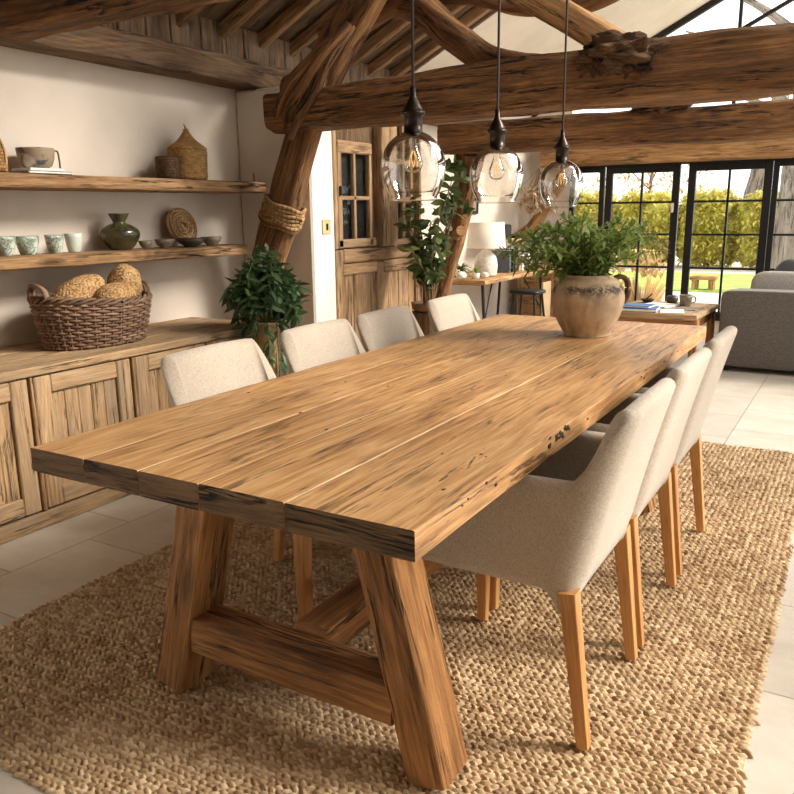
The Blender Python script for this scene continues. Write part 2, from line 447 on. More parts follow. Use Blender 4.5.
def blob(mb, c, rad, e=1.0, amp=0, freq=3, seed=0, nu=32, nv=20, mat=None):
    """superellipsoid: e=1 ellipsoid, small e = rounded box"""
    c = V(c); vs, gs = [], []
    pw = lambda v: math.copysign(abs(v) ** e, v)
    o = roff()
    for i in range(nv + 1):
        th = -PI / 2 + PI * i / nv
        for j in range(nu):
            a = 2 * PI * j / nu
            q = V((pw(math.cos(th)) * pw(math.cos(a)), pw(math.cos(th)) * pw(math.sin(a)), pw(math.sin(th))))
            d = 1 + amp * (noise.noise(q * freq + V((seed, seed, seed))) + .5 * noise.noise(q * freq * 2.3 + V((seed, 3, 1)))) if amp else 1
            p = V((q.x * rad[0], q.y * rad[1], q.z * rad[2])) * d
            gs.append(p + o)
            if mat is not None: p = mat @ p
            vs.append(p + c)
    fs = [(i * nu + j, i * nu + (j + 1) % nu, (i + 1) * nu + (j + 1) % nu, (i + 1) * nu + j) for i in range(nv) for j in range(nu)]
    mb.add(vs, fs, gs, True)

def rup(): return V((rng.uniform(-1, 1), rng.uniform(-1, 1), rng.uniform(-.2, 1.2)))
def leaf(mb, p, d, L, W, up=V((0, 0, 1)), droop=.3, fold=.25, rows=4, shape=.8):
    d = V(d).normalized(); side = d.cross(up)
    if side.length < 1e-3: side = V((1, 0, 0))
    side.normalize(); nrm = side.cross(d)
    rid = rng.uniform(0, 1000); vs, gs = [], []
    for i in range(rows + 1):
        t = i / rows
        w = W * .5 * math.sin(PI * min(1, max(.04, t) ** shape)) + (.0006 if i == 0 else 0)
        c = V(p) + d * (L * t) - V((0, 0, 1)) * (droop * L * t * t)
        for s in (-1, 0, 1):
            vs.append(c + side * (s * w) + nrm * (fold * w * abs(s)))
            gs.append((t, s, rid))
    fs = []
    for i in range(rows):
        for s in range(2):
            a = i * 3 + s; fs.append((a, a + 1, a + 4, a + 3))
    mb.add(vs, fs, gs, True)

# ------------------------------------------------------------------ scene objects
def tag(o, label=None, cat=None, group=None, kind=None):
    if label: o['label'] = label
    if cat: o['category'] = cat
    if group: o['group'] = group
    if kind: o['kind'] = kind
    return o

def thing(name, label, cat, loc, group=None, rotz=0):
    o = bpy.data.objects.new(name, None); COL.objects.link(o)
    o.location = loc; o.rotation_euler = (0, 0, rotz); o.empty_display_size = .1
    return tag(o, label, cat, group)

def copy_tree(root, loc, label, rotz=None):
    r = root.copy(); COL.objects.link(r); r.location = loc; r['label'] = label
    if rotz is not None: r.rotation_euler = (0, 0, rotz)
    for ch in list(root.children):
        c = ch.copy(); COL.objects.link(c); c.parent = r
        for g in list(ch.children):
            d = g.copy(); COL.objects.link(d); d.parent = c
    return r

def struct(name, mb, mat, label=None, cat=None):
    o = mb.build(name, mat); tag(o, label, cat, kind='structure'); return o

def single(name, mb, mat, label, cat, loc, group=None):
    """one-mesh thing whose origin sits at its base"""
    off = V(loc); mb.v = [(a - off.x, b - off.y, c - off.z) for a, b, c in mb.v]
    o = mb.build(name, mat); o.location = loc
    return tag(o, label, cat, group)

WX = -3.5     # left wall plane
# ================================================================== SETTING
mb = MB(); box(mb, (-3.6, -2.6, -.1), (4.2, 9.06, 0), 0); struct('floor', mb, M['floor'])
mb = MB(); box(mb, (-3.62, .6, 0), (WX, 9.2, 2.42), 0); box(mb, (-3.62, -2.6, 0), (WX, -1.5, 2.42), 0); box(mb, (-3.62, -1.5, 2.1), (WX, .6, 2.42), 0); struct('wall_left', mb, M['plaster'])  # unseen opening between these pieces, added to brighten the rug and floor
mb = MB(); box(mb, (-3.6, -2.7, 0), (4.2, -2.6, 4.0), 0); struct('wall_front_unseen', mb, M['plaster'])  # wall behind the camera, added to darken light from that side
mb = MB(); box(mb, (WX, 3.97, 0), (-2.94, 4.21, 2.035), .012); box(mb, (WX, 3.955, 0), (-2.925, 4.215, .6), .01); struct('wall_pier', mb, M['pier'])
mb = MB(); box(mb, (-3.5, 8.98, 0), (-3.02, 9.1, 2.4), 0); box(mb, (-3.02, 8.98, 0), (3.2, 9.1, .16), 0); struct('wall_back', mb, M['plaster'])

RZ0, RS = 2.38, .5            # roof underside z = RZ0 + RS*(x+3.5)
rz = lambda x: RZ0 + RS * (x - WX)
XR = -.25
mb = MB()
y = -2.6
while y < 6.1:                # boards run up the slope
    wd = rng.uniform(.17, .24); dz = rng.uniform(0, .012)
    a = math.atan(RS); Ls = (XR - WX) / math.cos(a) + .1
    mt = Matrix.Translation((WX, y, RZ0 + dz)) @ Matrix.Rotation(-a, 4, 'Y')
    box(mb, (-.1, .003, 0), (Ls, min(wd, 6.1 - y) - .003, .03), .004, 0, mt); y += wd
box(mb, (-.1, -2.6, .03), ((XR - WX) / math.cos(math.atan(RS)) + .1, 6.1, .06), 0, 0, Matrix.Translation((WX, 0, RZ0 + .012)) @ Matrix.Rotation(-math.atan(RS), 4, 'Y'))
struct('ceiling', mb, M['boards'])
mb = MB(); box(mb, (-.1, 6.1, 0), ((XR - WX) / math.cos(math.atan(RS)) + .1, 9.15, .06), 0, 0, Matrix.Translation((WX, 0, RZ0)) @ Matrix.Rotation(-math.atan(RS), 4, 'Y'))
struct('ceiling', mb, M['ceilplaster'])
# vertical boards of the knee wall
mb = MB(); y = -2.0
while y < 5.9:
    wd = rng.uniform(.16, .26); box(mb, (WX, y + .003, 2.18), (WX + .035 + rng.uniform(0, .01), y + wd - .003, 2.40), .004, 2); y += wd
struct('trim_1', mb, M['boards'])
# wall plate
mb = MB(); timber(mb, [(WX + .1, -2.5, 2.115), (WX + .1, 3.4, 2.115), (WX + .1, 8.9, 2.115)], .2, .15, 9, .004, n=90)
tag(struct('wall_plate', mb, M['boards']), 'long timber wall plate along the top of the shelf wall', 'beam')
# rafters
k = 0
for y in [-.6, .0, .6, 1.2, 1.75, 2.3, 2.75, 3.15, 3.5, 3.85, 4.2, 4.52, 4.84, 5.16, 5.48, 5.8]:
    mb = MB(); timber(mb, [(WX + .0, y, rz(WX) - .045), (XR, y, rz(XR) - .045)], .055, .075, 8, .003, k=20, n=16)
    o = struct('rafter', mb, M['rafter'], 'one of the rafters under the dark roof boards', 'rafter'); o['group'] = 'rafters of the left roof slope'

# tie beams
mb = MB(); timber(mb, [(-2.98, 3.76, 1.842), (-2.2, 3.75, 1.852), (-1.3, 3.75, 1.868), (-.3, 3.75, 1.872), (1.2, 3.75, 1.885), (3.2, 3.75, 1.9)],
                  [.30, .32, .32, .33, .33, .33], [.2, .225, .237, .25, .265, .27], 5, .016, k=44, n=130, seed=3)
struct('tie_beam', mb, M['beam'], 'great rough tie beam across the room just behind the three glass pendants', 'beam')
mb = MB(); timber(mb, [(-2.62, 5.12, 1.775), (-1.4, 5.12, 1.772), (0, 5.12, 1.775), (3.2, 5.12, 1.78)], .25, [.2, .2, .195, .195], 6, .013, k=40, n=100, seed=5)
struct('tie_beam', mb, M['beam'], 'second tie beam farther back, in front of the black glazed doors', 'beam')
mb = MB(); timber(mb, [(-3.3, 2.32, 2.13), (-2.6, 2.32, 2.14), (-1, 2.32, 2.19), (3.2, 2.32, 2.25)], .2, [.17, .2, .24, .24], 5, .014, k=36, n=90, seed=8)
struct('tie_beam', mb, M['beam'], 'nearest beam, crossing the top left corner above the shelves', 'beam')
mb = MB(); timber(mb, [(-3.3, 8.86, 1.88), (3.2, 8.86, 1.88)], .18, .22, 9, .006, k=32, n=80, seed=2)
struct('lintel_beam', mb, M['beam_light'], 'straight pale lintel right above the black glazed doors', 'beam')
# cruck post with knots
mb = MB(); timber(mb, [(-3.42, 3.80, .02), (-3.18, 3.80, .95), (-3.01, 3.80, 1.35), (-2.83, 3.80, 1.76), (-2.64, 3.80, 2.12), (-2.38, 3.80, 2.42), (-2.0, 3.80, 2.85)],
                  [.2, .2, .19, .17, .2, .18, .17], .15, 3.4, .018, k=36, n=80, up=(0, 1, 0), seed=6)
struct('cruck_post', mb, M['beam'], 'leaning dark cruck post at the end of the wall shelves', 'post')
mb = MB()
blob(mb, (-2.72, 3.66, 1.93), (.15, .085, .085), 1, .16, 2.6, 5, 48, 32, Matrix.Rotation(-.85, 3, 'Y'))
blob(mb, (-2.79, 3.63, 1.95), (.07, .06, .075), 1, .14, 3, 2, 40, 28)
for q, (ox, oz, r) in enumerate(((-.045, .03, .05), (.02, .0, .056), (.065, -.05, .045))):
    timber(mb, [(-2.90 + ox, 3.66, 1.75 + oz), (-2.79 + ox, 3.595, 1.85 + oz), (-2.69 + ox, 3.575 + .01 * q, 1.95 + oz), (-2.58 + ox * .6, 3.61, 2.08 + oz * .6), (-2.46 + ox * .3, 3.70, 2.24)],
           [r * .8, r * 1.3, r * 1.4, r * 1.2, r], [r * .8, r * 1.3, r * 1.4, r * 1.2, r], 2.2, .008, k=18, n=30, up=(0, 1, 0))
struct('burl', mb, M['beam'], 'twisted root-like burl where the leaning post crosses the tie beam', 'burl')
mb = MB(); blob(mb, (-1.0, 3.63, 1.93), (.17, .10, .085), .9, .4, 3, 11, 56, 36, Matrix.Rotation(.15, 3, 'Y')); blob(mb, (-1.13, 3.65, 1.90), (.08, .08, .07), 1, .4, 3, 4, 32, 24)
struct('burl', mb, M['bark'], 'rugged bark burl on the tie beam under the slanting pale strut', 'burl')
mb = MB(); blob(mb, (-1.15, 5.02, 1.875), (.16, .08, .035), 1, .4, 3, 5, 40, 24)
struct('burl', mb, M['bark'], 'flat knot on top of the second tie beam', 'burl')
mb = MB(); timber(mb, [(-2.5, 3.78, 2.86), (-1.5, 3.76, 2.27), (-1.02, 3.74, 1.96)], [.15, .16, .17], [.12, .125, .13], 4, .01, k=32, n=44, seed=12)
struct('roof_strut', mb, M['beam_light'], 'pale honey strut slanting down onto the tie beam', 'beam')
mb = MB(); timber(mb, [(-2.9, 4.1, 2.30), (-2.5, 4.05, 2.42), (-2.22, 4.02, 2.35), (-1.98, 4.0, 2.17), (-1.75, 4.0, 2.03), (-1.35, 3.98, 1.97)], [.12, .15, .17, .17, .16, .12], [.12, .14, .16, .16, .15, .1], 2.3, .02, k=32, n=60, seed=14)
struct('arched_brace', mb, M['beam'], 'curved arching log brace above the middle pendant', 'beam')
mb = MB(); timber(mb, [(-2.45, 4.1, 2.40), (-2.0, 4.1, 2.40), (-1.72, 4.1, 2.31), (-1.45, 4.1, 2.28), (-1.2, 4.12, 2.3), (-.4, 4.2, 2.6)], [.12, .1, .09, .08, .08, .08], [.1, .09, .08, .075, .07, .07], 2.4, .014, k=24, n=50, seed=15)
struct('collar_log', mb, M['beam'], 'thin crooked log running from the arched brace across the ceiling', 'beam')
mb = MB(); timber(mb, [(-2.86, 3.82, 1.98), (-2.72, 3.86, 2.14), (-2.52, 3.95, 2.3), (-2.25, 4.0, 2.42)], [.08, .1, .1, .1], [.09, .1, .1, .1], 2.6, .014, k=24, n=30, seed=16)
struct('branch_brace', mb, M['beam'], 'short branch brace rising from the burl beside the rafters', 'beam')

# far leaning post
mb = MB(); timber(mb, [(-3.04, 5.55, .0), (-2.89, 5.5, .55), (-2.74, 5.42, .95), (-2.56, 5.3, 1.4), (-2.47, 5.2, 1.70)], [.2, .16, .14, .16, .2], [.2, .16, .14, .15, .2], 2.8, .018, k=28, n=44, up=(0, 1, 0), seed=21)
struct('timber_post', mb, M['beam'], 'leaning crooked post behind the tall potted plant', 'post')
mb = MB(); timber(mb, [(-2.61, 5.28, 1.125), (-2.53, 5.19, 1.16)], .075, .075, 2, .003, k=20, n=4)
struct('peg', mb, M['beam_light'], 'stub of a sawn pale branch on the far leaning post', 'peg')
mb = MB(); timber(mb, [(-3.45, 8.55, 1.0), (-3.25, 8.62, 1.2), (-2.95, 8.7, 1.75)], .12, .13, 4, .01, k=20, n=20, up=(0, 1, 0))
struct('corner_brace', mb, M['beam_light'], 'slanting brace under the lintel in the far corner', 'beam')

# glazed doors ------------------------------------------------------
YW = 9.0
def glazed(name, x0, x1, z0, z1, cols, rows, y=YW, stile=.055, bar=.022, dep=.05, ang=0, hinge=0, bottom=.06):
    mb = MB()
    box(mb, (x0, y - dep / 2, z0), (x0 + stile, y + dep / 2, z1), .004); box(mb, (x1 - stile, y - dep / 2, z0), (x1, y + dep / 2, z1), .004)
    box(mb, (x0 + stile, y - dep / 2, z1 - stile), (x1 - stile, y + dep / 2, z1), .004); box(mb, (x0 + stile, y - dep / 2, z0), (x1 - stile, y + dep / 2, z0 + bottom), .004)
    for c in range(1, cols):
        xc = x0 + stile + (x1 - x0 - 2 * stile) * c / cols; box(mb, (xc - bar / 2, y - .018, z0 + bottom), (xc + bar / 2, y + .018, z1 - stile), .002)
    for zc in rows: box(mb, (x0 + stile, y - .018, zc - bar / 2), (x1 - stile, y + .018, zc + bar / 2), .002)
    o = mb.build(name, M['black']); tag(o, kind='structure')
    g = MB(); box(g, (x0 + stile * .5, y - .003, z0 + bottom * .5), (x1 - stile * .5, y + .003, z1 - stile * .5), 0)
    g.build('pane', M['pane'], o)
    return o
R3 = [.68, 1.03, 1.37]
ZT = 1.755
glazed('window_1', -3.02, -2.625, .16, ZT, 1, R3)
h = glazed('door_1', -2.61, -1.82, .16, ZT, 2, R3, stile=.075)
mb = MB(); box(mb, (-1.885, 8.93, 1.26), (-1.862, 8.97, 1.36), .004); mb.build('door_handle', M['white'], h)
glazed('door_2', -1.735, -.93, .16, ZT, 2, R3, stile=.075)
glazed('window_2', -.925, -.13, .16, ZT, 2, R3)
glazed('window_3', -.12, .8, .16, ZT, 2, R3); glazed('window_4', .81, 1.9, .16, ZT, 2, R3); glazed('window_5', 1.91, 3.1, .16, ZT, 2, R3)
mb = MB(); box(mb, (-3.03, 8.95, ZT), (3.2, 9.06, ZT + .035), .004); box(mb, (-1.82, 8.99, .16), (-1.735, 9.01, ZT), 0) if False else None
box(mb, (-3.03, 8.95, .13), (3.2, 9.06, .16), .004)
struct('trim_2', mb, M['black'])
mb = MB(); box(mb, (-1.82, 8.997, .16), (-1.735, 9.003, ZT), 0); tag(mb.build('window_6', M['pane']), kind='structure')
mb = MB(); box(mb, (-3.5, 8.96, 1.95), (-1.5, 9.06, 2.05), 0)
# gable glazing above the lintel, following the roof slope
mb = MB(); a = math.atan(RS); Lg = (XR - WX) / math.cos(a)
box(mb, (0, -.03, -.06), (Lg, .03, 0), .003, 0, Matrix.Translation((WX, YW - .02, RZ0 - .0)) @ Matrix.Rotation(-a, 4, 'Y'))
for xc in (-2.3, -1.35, -.45, .5, 1.5, 2.5): box(mb, (xc - .016, YW - .03, 1.97), (xc + .016, YW + .02, min(rz(xc), rz(XR))), .002, 2)
for dz in (-.42, -1.0): box(mb, (.6 if dz < -.9 else .0, -.02, dz), (Lg + .9, .02, dz + .035), .003, 0, Matrix.Translation((WX + (1.0 if dz > -.9 else 1.8), YW - .01, RZ0 + (.5 if dz > -.9 else .9))) @ Matrix.Rotation(-a, 4, 'Y'))
box(mb, (-3.2, YW - .03, 1.96), (3.2, YW + .03, 2.0), .003)
struct('window_7', mb, M['black'])

# light plate on the pier
sw = thing('light_switch', 'brass light switch plate on the white pier', 'switch', (-2.94, 4.112, 1.21))
mb = MB(); box(mb, (-2.94, 4.068, 1.165), (-2.932, 4.156, 1.255), .003); mb.build('plate', M['switch'], sw)
mb = MB(); box(mb, (-2.932, 4.106, 1.19), (-2.924, 4.118, 1.23), .002); mb.build('toggle', M['black'], sw)

# ================================================================== TABLE
TX0, TX1, TY0, TY1, TZ, TB = -1.666, -.622, 1.103, 3.89, .76, .702
tb = thing('dining_table', 'long thick plank oak dining table on heavy splayed timber legs', 'table', (-1.1425, 2.47, 0))
mb = MB(); seams = [TX0, -1.49, -1.328, -1.195, -.985, -.82, TX1]
seams = [TX0, -1.475, -1.30, -1.125, -.905, TX1]
for i, (a, b) in enumerate(zip(seams, seams[1:])):
    y0 = TY0 + rng.uniform(-.004, .004); y1 = TY1 + rng.uniform(-.006, .006)
    edge = (i == 4)
    timber(mb, [((a + b) / 2 + (.002 if edge else 0), y0, (TZ + TB) / 2 + rng.uniform(-.0008, .0008)), ((a + b) / 2, (y0 + y1) / 2, (TZ + TB) / 2), ((a + b) / 2, y1, (TZ + TB) / 2)],
           b - a - .0022, TZ - TB, 40, .0026 if edge else .0018, k=64, n=110, capmi=2)
mb.cur = 1
for x in seams[1:-1]: box(mb, (x - .003, TY0 + .006, TZ - .007), (x + .003, TY1 - .006, TZ - .0012), .001, 1)  # pale strips in the joints, painted highlights of the plank edges
mb.cur = 3
for q in range(34):
    yy = 1.86 + rng.gauss(0, .05) if q < 16 else rng.uniform(1.2, 3.8)
    r0 = rng.uniform(.003, .009) if q < 16 else rng.uniform(.002, .005)
    blob(mb, (TX1 - .0015 + rng.uniform(-.001, .001), yy, TZ - rng.uniform(.006, .03)), (.0032, r0 * rng.uniform(1, 2.6), r0 * .75), 1, .5, 2, q, 14, 10)
for q in range(26):
    r0 = rng.uniform(.002, .0045)
    blob(mb, (rng.uniform(TX0 + .05, TX1 - .03), rng.uniform(1.3, 3.7), TZ - .0012), (r0, r0 * rng.uniform(1.2, 3), .0022), 1, .5, 2, q, 14, 10)
mb.build('tabletop', [M['table'], M['glint'], M['endgrain'], M['soil']], tb)
for (yc) in (1.42, 3.345):
    for s in (-1, 1):
        mb = MB(); cx = -1.1475
        timber(mb, [(cx + s * .405, yc, 0.0185), (cx + s * .325, yc, .35), (cx + s * .24, yc, TB)], [.104, .102, .106], .128, 12, .005, k=48, n=30, up=(0, 1, 0))
        mb.build('leg', M['table_end'], tb)
    mb = MB(); timber(mb, [(-1.46, yc - .005, .193), (-.835, yc - .005, .188)], .105, .105, 11, .005, k=40, n=30); mb.build('crossbar', M['table_end'], tb)
mb = MB(); timber(mb, [(-1.13, 1.46, .225), (-1.13, 3.31, .225)], .1, .09, 11, .004, k=36, n=60); mb.build('stretcher', M['table_end'], tb)

# ================================================================== RUG
def inside_rug(x, y):
    x0, x1, y0, y1 = -2.295, -.125, .93, 4.585
    if not (x0 < x < x1 - .016 * (y - 1.7) and y0 < y < y1): return False
    for (cx, cy, r, sx, sy) in ((x0, y0, .55, 1, 1), (x1, y0, .12, -1, 1), (x0, y1, .3, 1, -1), (x1, y1, .06, -1, -1)):
        px, py = cx + sx * r, cy + sy * r
        if (x - px) * sx < 0 and (y - py) * sy < 0 and math.hypot(x - px, y - py) > r: return False
    return True
mb = MB(); row = 0; y = .93
while y < 4.6:
    x = -2.31 + (row % 2) * .008
    while x < -.09:
        xx = x + rng.uniform(-.003, .003); yy = y + rng.uniform(-.0025, .0025) + .006 * math.sin(x * 5.0) + .004 * math.sin(x * 13)
        if inside_rug(xx, yy):
            a = (.42 if row % 2 else -.42) + rng.uniform(-.28, .28)
            ca, sa = math.cos(a), math.sin(a); Ls = rng.uniform(.0125, .0175); Ws = rng.uniform(.0056, .0078); Hs = rng.uniform(.009, .0155)
            rid = rng.uniform(0, 1000); vs, gs = [], []
            for i, (t, w, hh) in enumerate(((-1, .35, .25), (-.45, .95, .85), (.4, 1, 1), (1, .35, .2))):
                for (s, hz) in ((-1, .0), (-.6, .75), (.0, 1), (.6, .75), (1, .0)):
                    lx, ly = t * Ls, s * w * Ws
                    vs.append((xx + lx * ca - ly * sa, yy + lx * sa + ly * ca, .002 + Hs * hz * hh)); gs.append((t * .02, ly, rid))
            fs = [(i * 5 + j, (i + 1) * 5 + j, (i + 1) * 5 + j + 1, i * 5 + j + 1) for i in range(3) for j in range(4)]
            mb.add(vs, fs, gs, True)
        x += .0225
    y += .0142; row += 1
# backing
N = 60; ring = []
for i in range(4 * N):
    t = 2 * PI * i / (4 * N); ct, st = math.cos(t), math.sin(t)
    r = 0
    lo_, hi_ = 0, 3
    for _ in range(22):
        md = (lo_ + hi_) / 2
        if inside_rug(-1.2 + ct * md, 2.75 + st * md): lo_ = md
        else: hi_ = md
    ring.append((-1.2 + ct * (lo_ - .004), 2.75 + st * (lo_ - .004)))
vs = [(x, y, .005) for x, y in ring] + [(x, y, .0) for x, y in ring] + [(-1.2, 2.75, .005)]
n4 = 4 * N
mb.add(vs, [(i, (i + 1) % n4, 2 * n4) for i in range(n4)] + [(i + n4, (i + 1) % n4 + n4, (i + 1) % n4, i) for i in range(n4)], [(0, 0, 5)] * len(vs), False)
single('rug', mb, M['rug'], 'large braided jute rug under the dining table', 'rug', (-1.2, 2.75, .001))

# ================================================================== CHAIRS (local: front = +y)
def sstep(a, b, x):
    t = max(0, min(1, (x - a) / (b - a))); return t * t * (3 - 2 * t)
def chair_shell(mb):
    a, yf, yb, rc, th = .245, .255, -.225, .072, .052
    path = []
    ns = 26
    for i in range(ns + 1): path.append((-a, yf + (yb + rc - yf) * i / ns, -1, 0))
    for i in range(1, 12):
        t = i / 12 * PI / 2; path.append((-a + rc - rc * math.cos(t), yb + rc - rc * math.sin(t), -math.cos(t), -math.sin(t)))
    for i in range(21): path.append((-a + rc + (2 * a - 2 * rc) * i / 20, yb, 0, -1))
    for i in range(1, 12):
        t = i / 12 * PI / 2; path.append((a - rc + rc * math.sin(t), yb + rc - rc * math.cos(t), math.sin(t), -math.cos(t)))
    for i in range(ns + 1): path.append((a, yb + rc + (yf - yb - rc) * i / ns, 1, 0))
    cols, NZ = [], 12
    for (x, y, nx, ny) in path:
        zt = .655 + .012 * sstep(.26, -.05, y) + .178 * sstep(-.135, -.215, y) ** .85 - .022 * sstep(.20, .26, y)
        if y <= yb + .001: zt += .006 * math.cos(x / a * PI / 2) - .001
        cr = math.exp(-((abs(x) - a) ** 2 + (y + .205) ** 2) / .0016); cf = math.exp(-((abs(x) - a) ** 2 + (y - .225) ** 2) / .0012)
        zb = .402 - .082 * cr - .012 * cf
        w = sstep(.08, -.16, y)
        def pos(off, z):
            k = max(0, (z - .38)) / .465
            lean = .112 * w * k * (.75 + .25 * k)
            fl = .012 * k * (1 - w)
            return V((x - nx * off + nx * fl, y - ny * off - lean, z))
        col = []
        for q in range(NZ + 1): col.append(pos(0 + .004 * math.cos(q / NZ * PI) ** 8 * (1 if q < 2 else 0), zb + (zt - .027 - zb) * q / NZ))
        for q in range(1, 8):
            t = q / 8 * PI; col.append(pos(th / 2 - th / 2 * math.cos(t), zt - .027 + .027 * math.sin(t)))
        for q in range(NZ + 1): col.append(pos(th, zt - .027 + (.385 - zt + .027) * q / NZ))
        col.append(pos(th, zb)); cols.append(col)
    m = len(cols[0]); vs = [p for c in cols for p in c]
    fs = [(i * m + j, i * m + (j + 1) % m, (i + 1) * m + (j + 1) % m, (i + 1) * m + j) for i in range(len(cols) - 1) for j in range(m)]
    mb.add(vs, [f[::-1] for f in fs], vs, True)
    for e, rv in ((0, 0), (len(cols) - 1, 1)):
        c = cols[e]; mid = sum(c, V()) / m
        bulge = [p.lerp(mid, .35) + V((0, .012, 0)) for p in c]; allv = c + bulge + [mid + V((0, .015, 0))]
        f = [(j, (j + 1) % m, m + (j + 1) % m, m + j) for j in range(m)] + [(m + j, m + (j + 1) % m, 2 * m) for j in range(m)]
        mb.add(allv, f if not rv else [q[::-1] for q in f], allv, True)
def make_chair(label, loc, rot):
    t = thing('dining_chair', label, 'chair', loc, 'upholstered dining chairs around the table', rot)
    mb = MB(); chair_shell(mb); mb.build('shell', M['fabric'], t, False)
    mb = MB(); blob(mb, (0, .02, .415), (.202, .225, .052), .3, 0, nu=64, nv=28); mb.build('seat_cushion', M['fabric'], t, False)
    for sx in (-1, 1):
        for (y0, y1) in ((.222, .222), (-.2, -.252)):
            mb = MB(); timber(mb, [(sx * .226, y1, 0), (sx * .226, y0, .40)], [.030, .043], [.030, .043], 9, 0, k=24, n=6, up=(0, 1, 0)); mb.build('leg', M['chairleg'], t, False)
    return t
RX = -.728; LX = -1.555
ch = make_chair('beige linen dining chair, nearest on the right side of the table', (RX, 1.90, .0185), PI / 2)
copy_tree(ch, (RX, 2.435, .0185), 'beige linen dining chair, middle one of three on the right side')
copy_tree(ch, (RX, 2.985, .0185), 'beige linen dining chair on the right side, farthest from the camera, near the sofa')
for y, l in ((1.925, 'beige linen dining chair on the left side, nearest the wicker basket'), (2.515, 'beige linen dining chair on the left side, in front of the trailing plant'),
             (3.03, 'beige linen dining chair on the left side, in front of the timber cupboard'), (3.665, 'beige linen dining chair at the far end of the left side, by the stump')):
    copy_tree(ch, (LX, y, .0185), l, -PI / 2)

# ================================================================== SIDEBOARD
sb = thing('sideboard', 'long low weathered oak sideboard with plank doors under the shelves', 'sideboard', (-3.2, 2.3, 0))
SF = -2.905
mb = MB(); box(mb, (WX + .005, .93, .07), (SF - .025, 3.46, .652), .003, 1); mb.build('body', M['side'], sb)
mb = MB(); box(mb, (WX + .005, .92, 0), (SF + .006, 3.465, .07), .006, 1); mb.build('plinth', M['side'], sb)
mb = MB()
for (a, b) in ((WX + .002, -3.3), (-3.298, -3.1), (-3.098, SF + .012)): box(mb, (a, .9, .654), (b, 3.475, .692), .005, 1)
mb.build('countertop', M['side'], sb)
def plank_door(y0, y1, z0, z1, xf):
    mb = MB(); st = .078
    box(mb, (xf - .025, y0, z0), (xf, y0 + st, z1), .005, 2); box(mb, (xf - .025, y1 - st, z0), (xf, y1, z1), .005, 2)
    box(mb, (xf - .025, y0 + st, z1 - st), (xf - .001, y1 - st, z1), .005, 1); box(mb, (xf - .025, y0 + st, z0), (xf - .001, y1 - st, z0 + st), .005, 1)
    n = 5; w = (y1 - y0 - 2 * st) / n
    for i in range(n): box(mb, (xf - .03, y0 + st + w * i + .001, z0 + st - .01), (xf - .014 - rng.uniform(0, .003), y0 + st + w * (i + 1) - .001, z1 - st + .01), .003, 2)
    return mb
for (a, b) in ((.95, 1.445), (1.47, 1.945), (1.975, 2.475), (2.505, 2.965), (2.99, 3.44)):
    plank_door(a, b, .078, .648, SF).build('door', M['side'], sb)
for yc in (1.457, 1.96, 2.49, 2.977):
    mb = MB(); box(mb, (SF - .02, yc - .008, .075), (SF + .007, yc + .008, .65), .004, 2); mb.build('stile', M['shelf'], sb)

# ================================================================== WALL SHELVES
mb = MB(); timber(mb, [(-3.355, .8, 1.445), (-3.35, 2.4, 1.445), (-3.35, 3.88, 1.45)], .29, .066, 9, .006, k=44, n=70, seed=31)
single('wall_shelf', mb, M['shelf'], 'upper thick oak wall shelf with the lidded basket', 'shelf', (-3.35, 2.3, 1.415))
mb = MB(); timber(mb, [(-3.355, .8, 1.09), (-3.35, 2.4, 1.09), (-3.35, 3.68, 1.085)], .29, [.05, .056, .062], 8, .007, k=44, n=70, seed=32)
single('wall_shelf', mb, M['shelf'], 'lower thick oak wall shelf with cups, vase and bowls', 'shelf', (-3.35, 2.3, 1.06))
SU, SL = 1.4815, 1.1185
# upper shelf
mb = MB(); lathe(mb, smoothprof([(0, 0), (.098, .002), (.102, .05), (.098, .1), (.075, .16), (.035, .22), (.0, .235)]), (-3.36, 2.155, SU), 40)
t = thing('cone_basket', 'tall tapering rattan basket cut by the left edge, on the upper shelf', 'basket', (-3.36, 2.155, SU)); mb.build('body', M['rattan'], t)
mb = MB()
for q in range(10):
    a = 2 * PI * q / 10; tube(mb, [(-3.36 + r * math.cos(a), 2.155 + r * math.sin(a), SU + z) for r, z in ((.103, .004), (.106, .06), (.1, .11), (.078, .165), (.036, .224))], .004, 6)
mb.build('ribs', M['tan'], t)
mb = MB(); box(mb, (-3.45, 2.33, SU), (-3.29, 2.56, SU + .013), .002, 1); mb.cur = 1; box(mb, (-3.445, 2.335, SU + .003), (-3.287, 2.555, SU + .010), .001)
single('book', mb, [M['greybook'], M['paper']], 'dark grey book lying flat on the upper shelf, beneath the pale book', 'book', (-3.37, 2.44, SU), 'books under the stoneware pot')
mb = MB(); box(mb, (-3.44, 2.35, SU + .014), (-3.30, 2.53, SU + .026), .002, 1)
single('book', mb, M['paper'], 'thin pale book on the dark one, right under the stoneware pot', 'book', (-3.37, 2.44, SU + .014), 'books under the stoneware pot')
t = thing('stoneware_pot', 'brushed grey and tan stoneware pot on books on the upper shelf', 'pot', (-3.37, 2.435, SU + .027))
mb = MB(); lathe(mb, [(0, .001), (.05, .0), (.066, .012), (.078, .04), (.083, .083), (.083, .09), (.078, .09), (.074, .05), (.06, .016), (0, .012)], (-3.37, 2.435, SU + .027), 40); mb.build('bowl', M['potglaze'], t)
mb = MB(); tube(mb, [(-3.335, 2.508, SU + .108), (-3.33, 2.523, SU + .104), (-3.328, 2.527, SU + .07), (-3.328, 2.528, SU + .03)], .0045, 8); mb.build('handle', M['brownpot'], t)
mb = MB(); lathe(mb, [(0, 0), (.056, 0), (.062, .02), (.064, .10), (.061, .118), (.055, .118), (.055, .02), (0, .015)], (-3.34, 3.215, SU), 36, .06, 4)
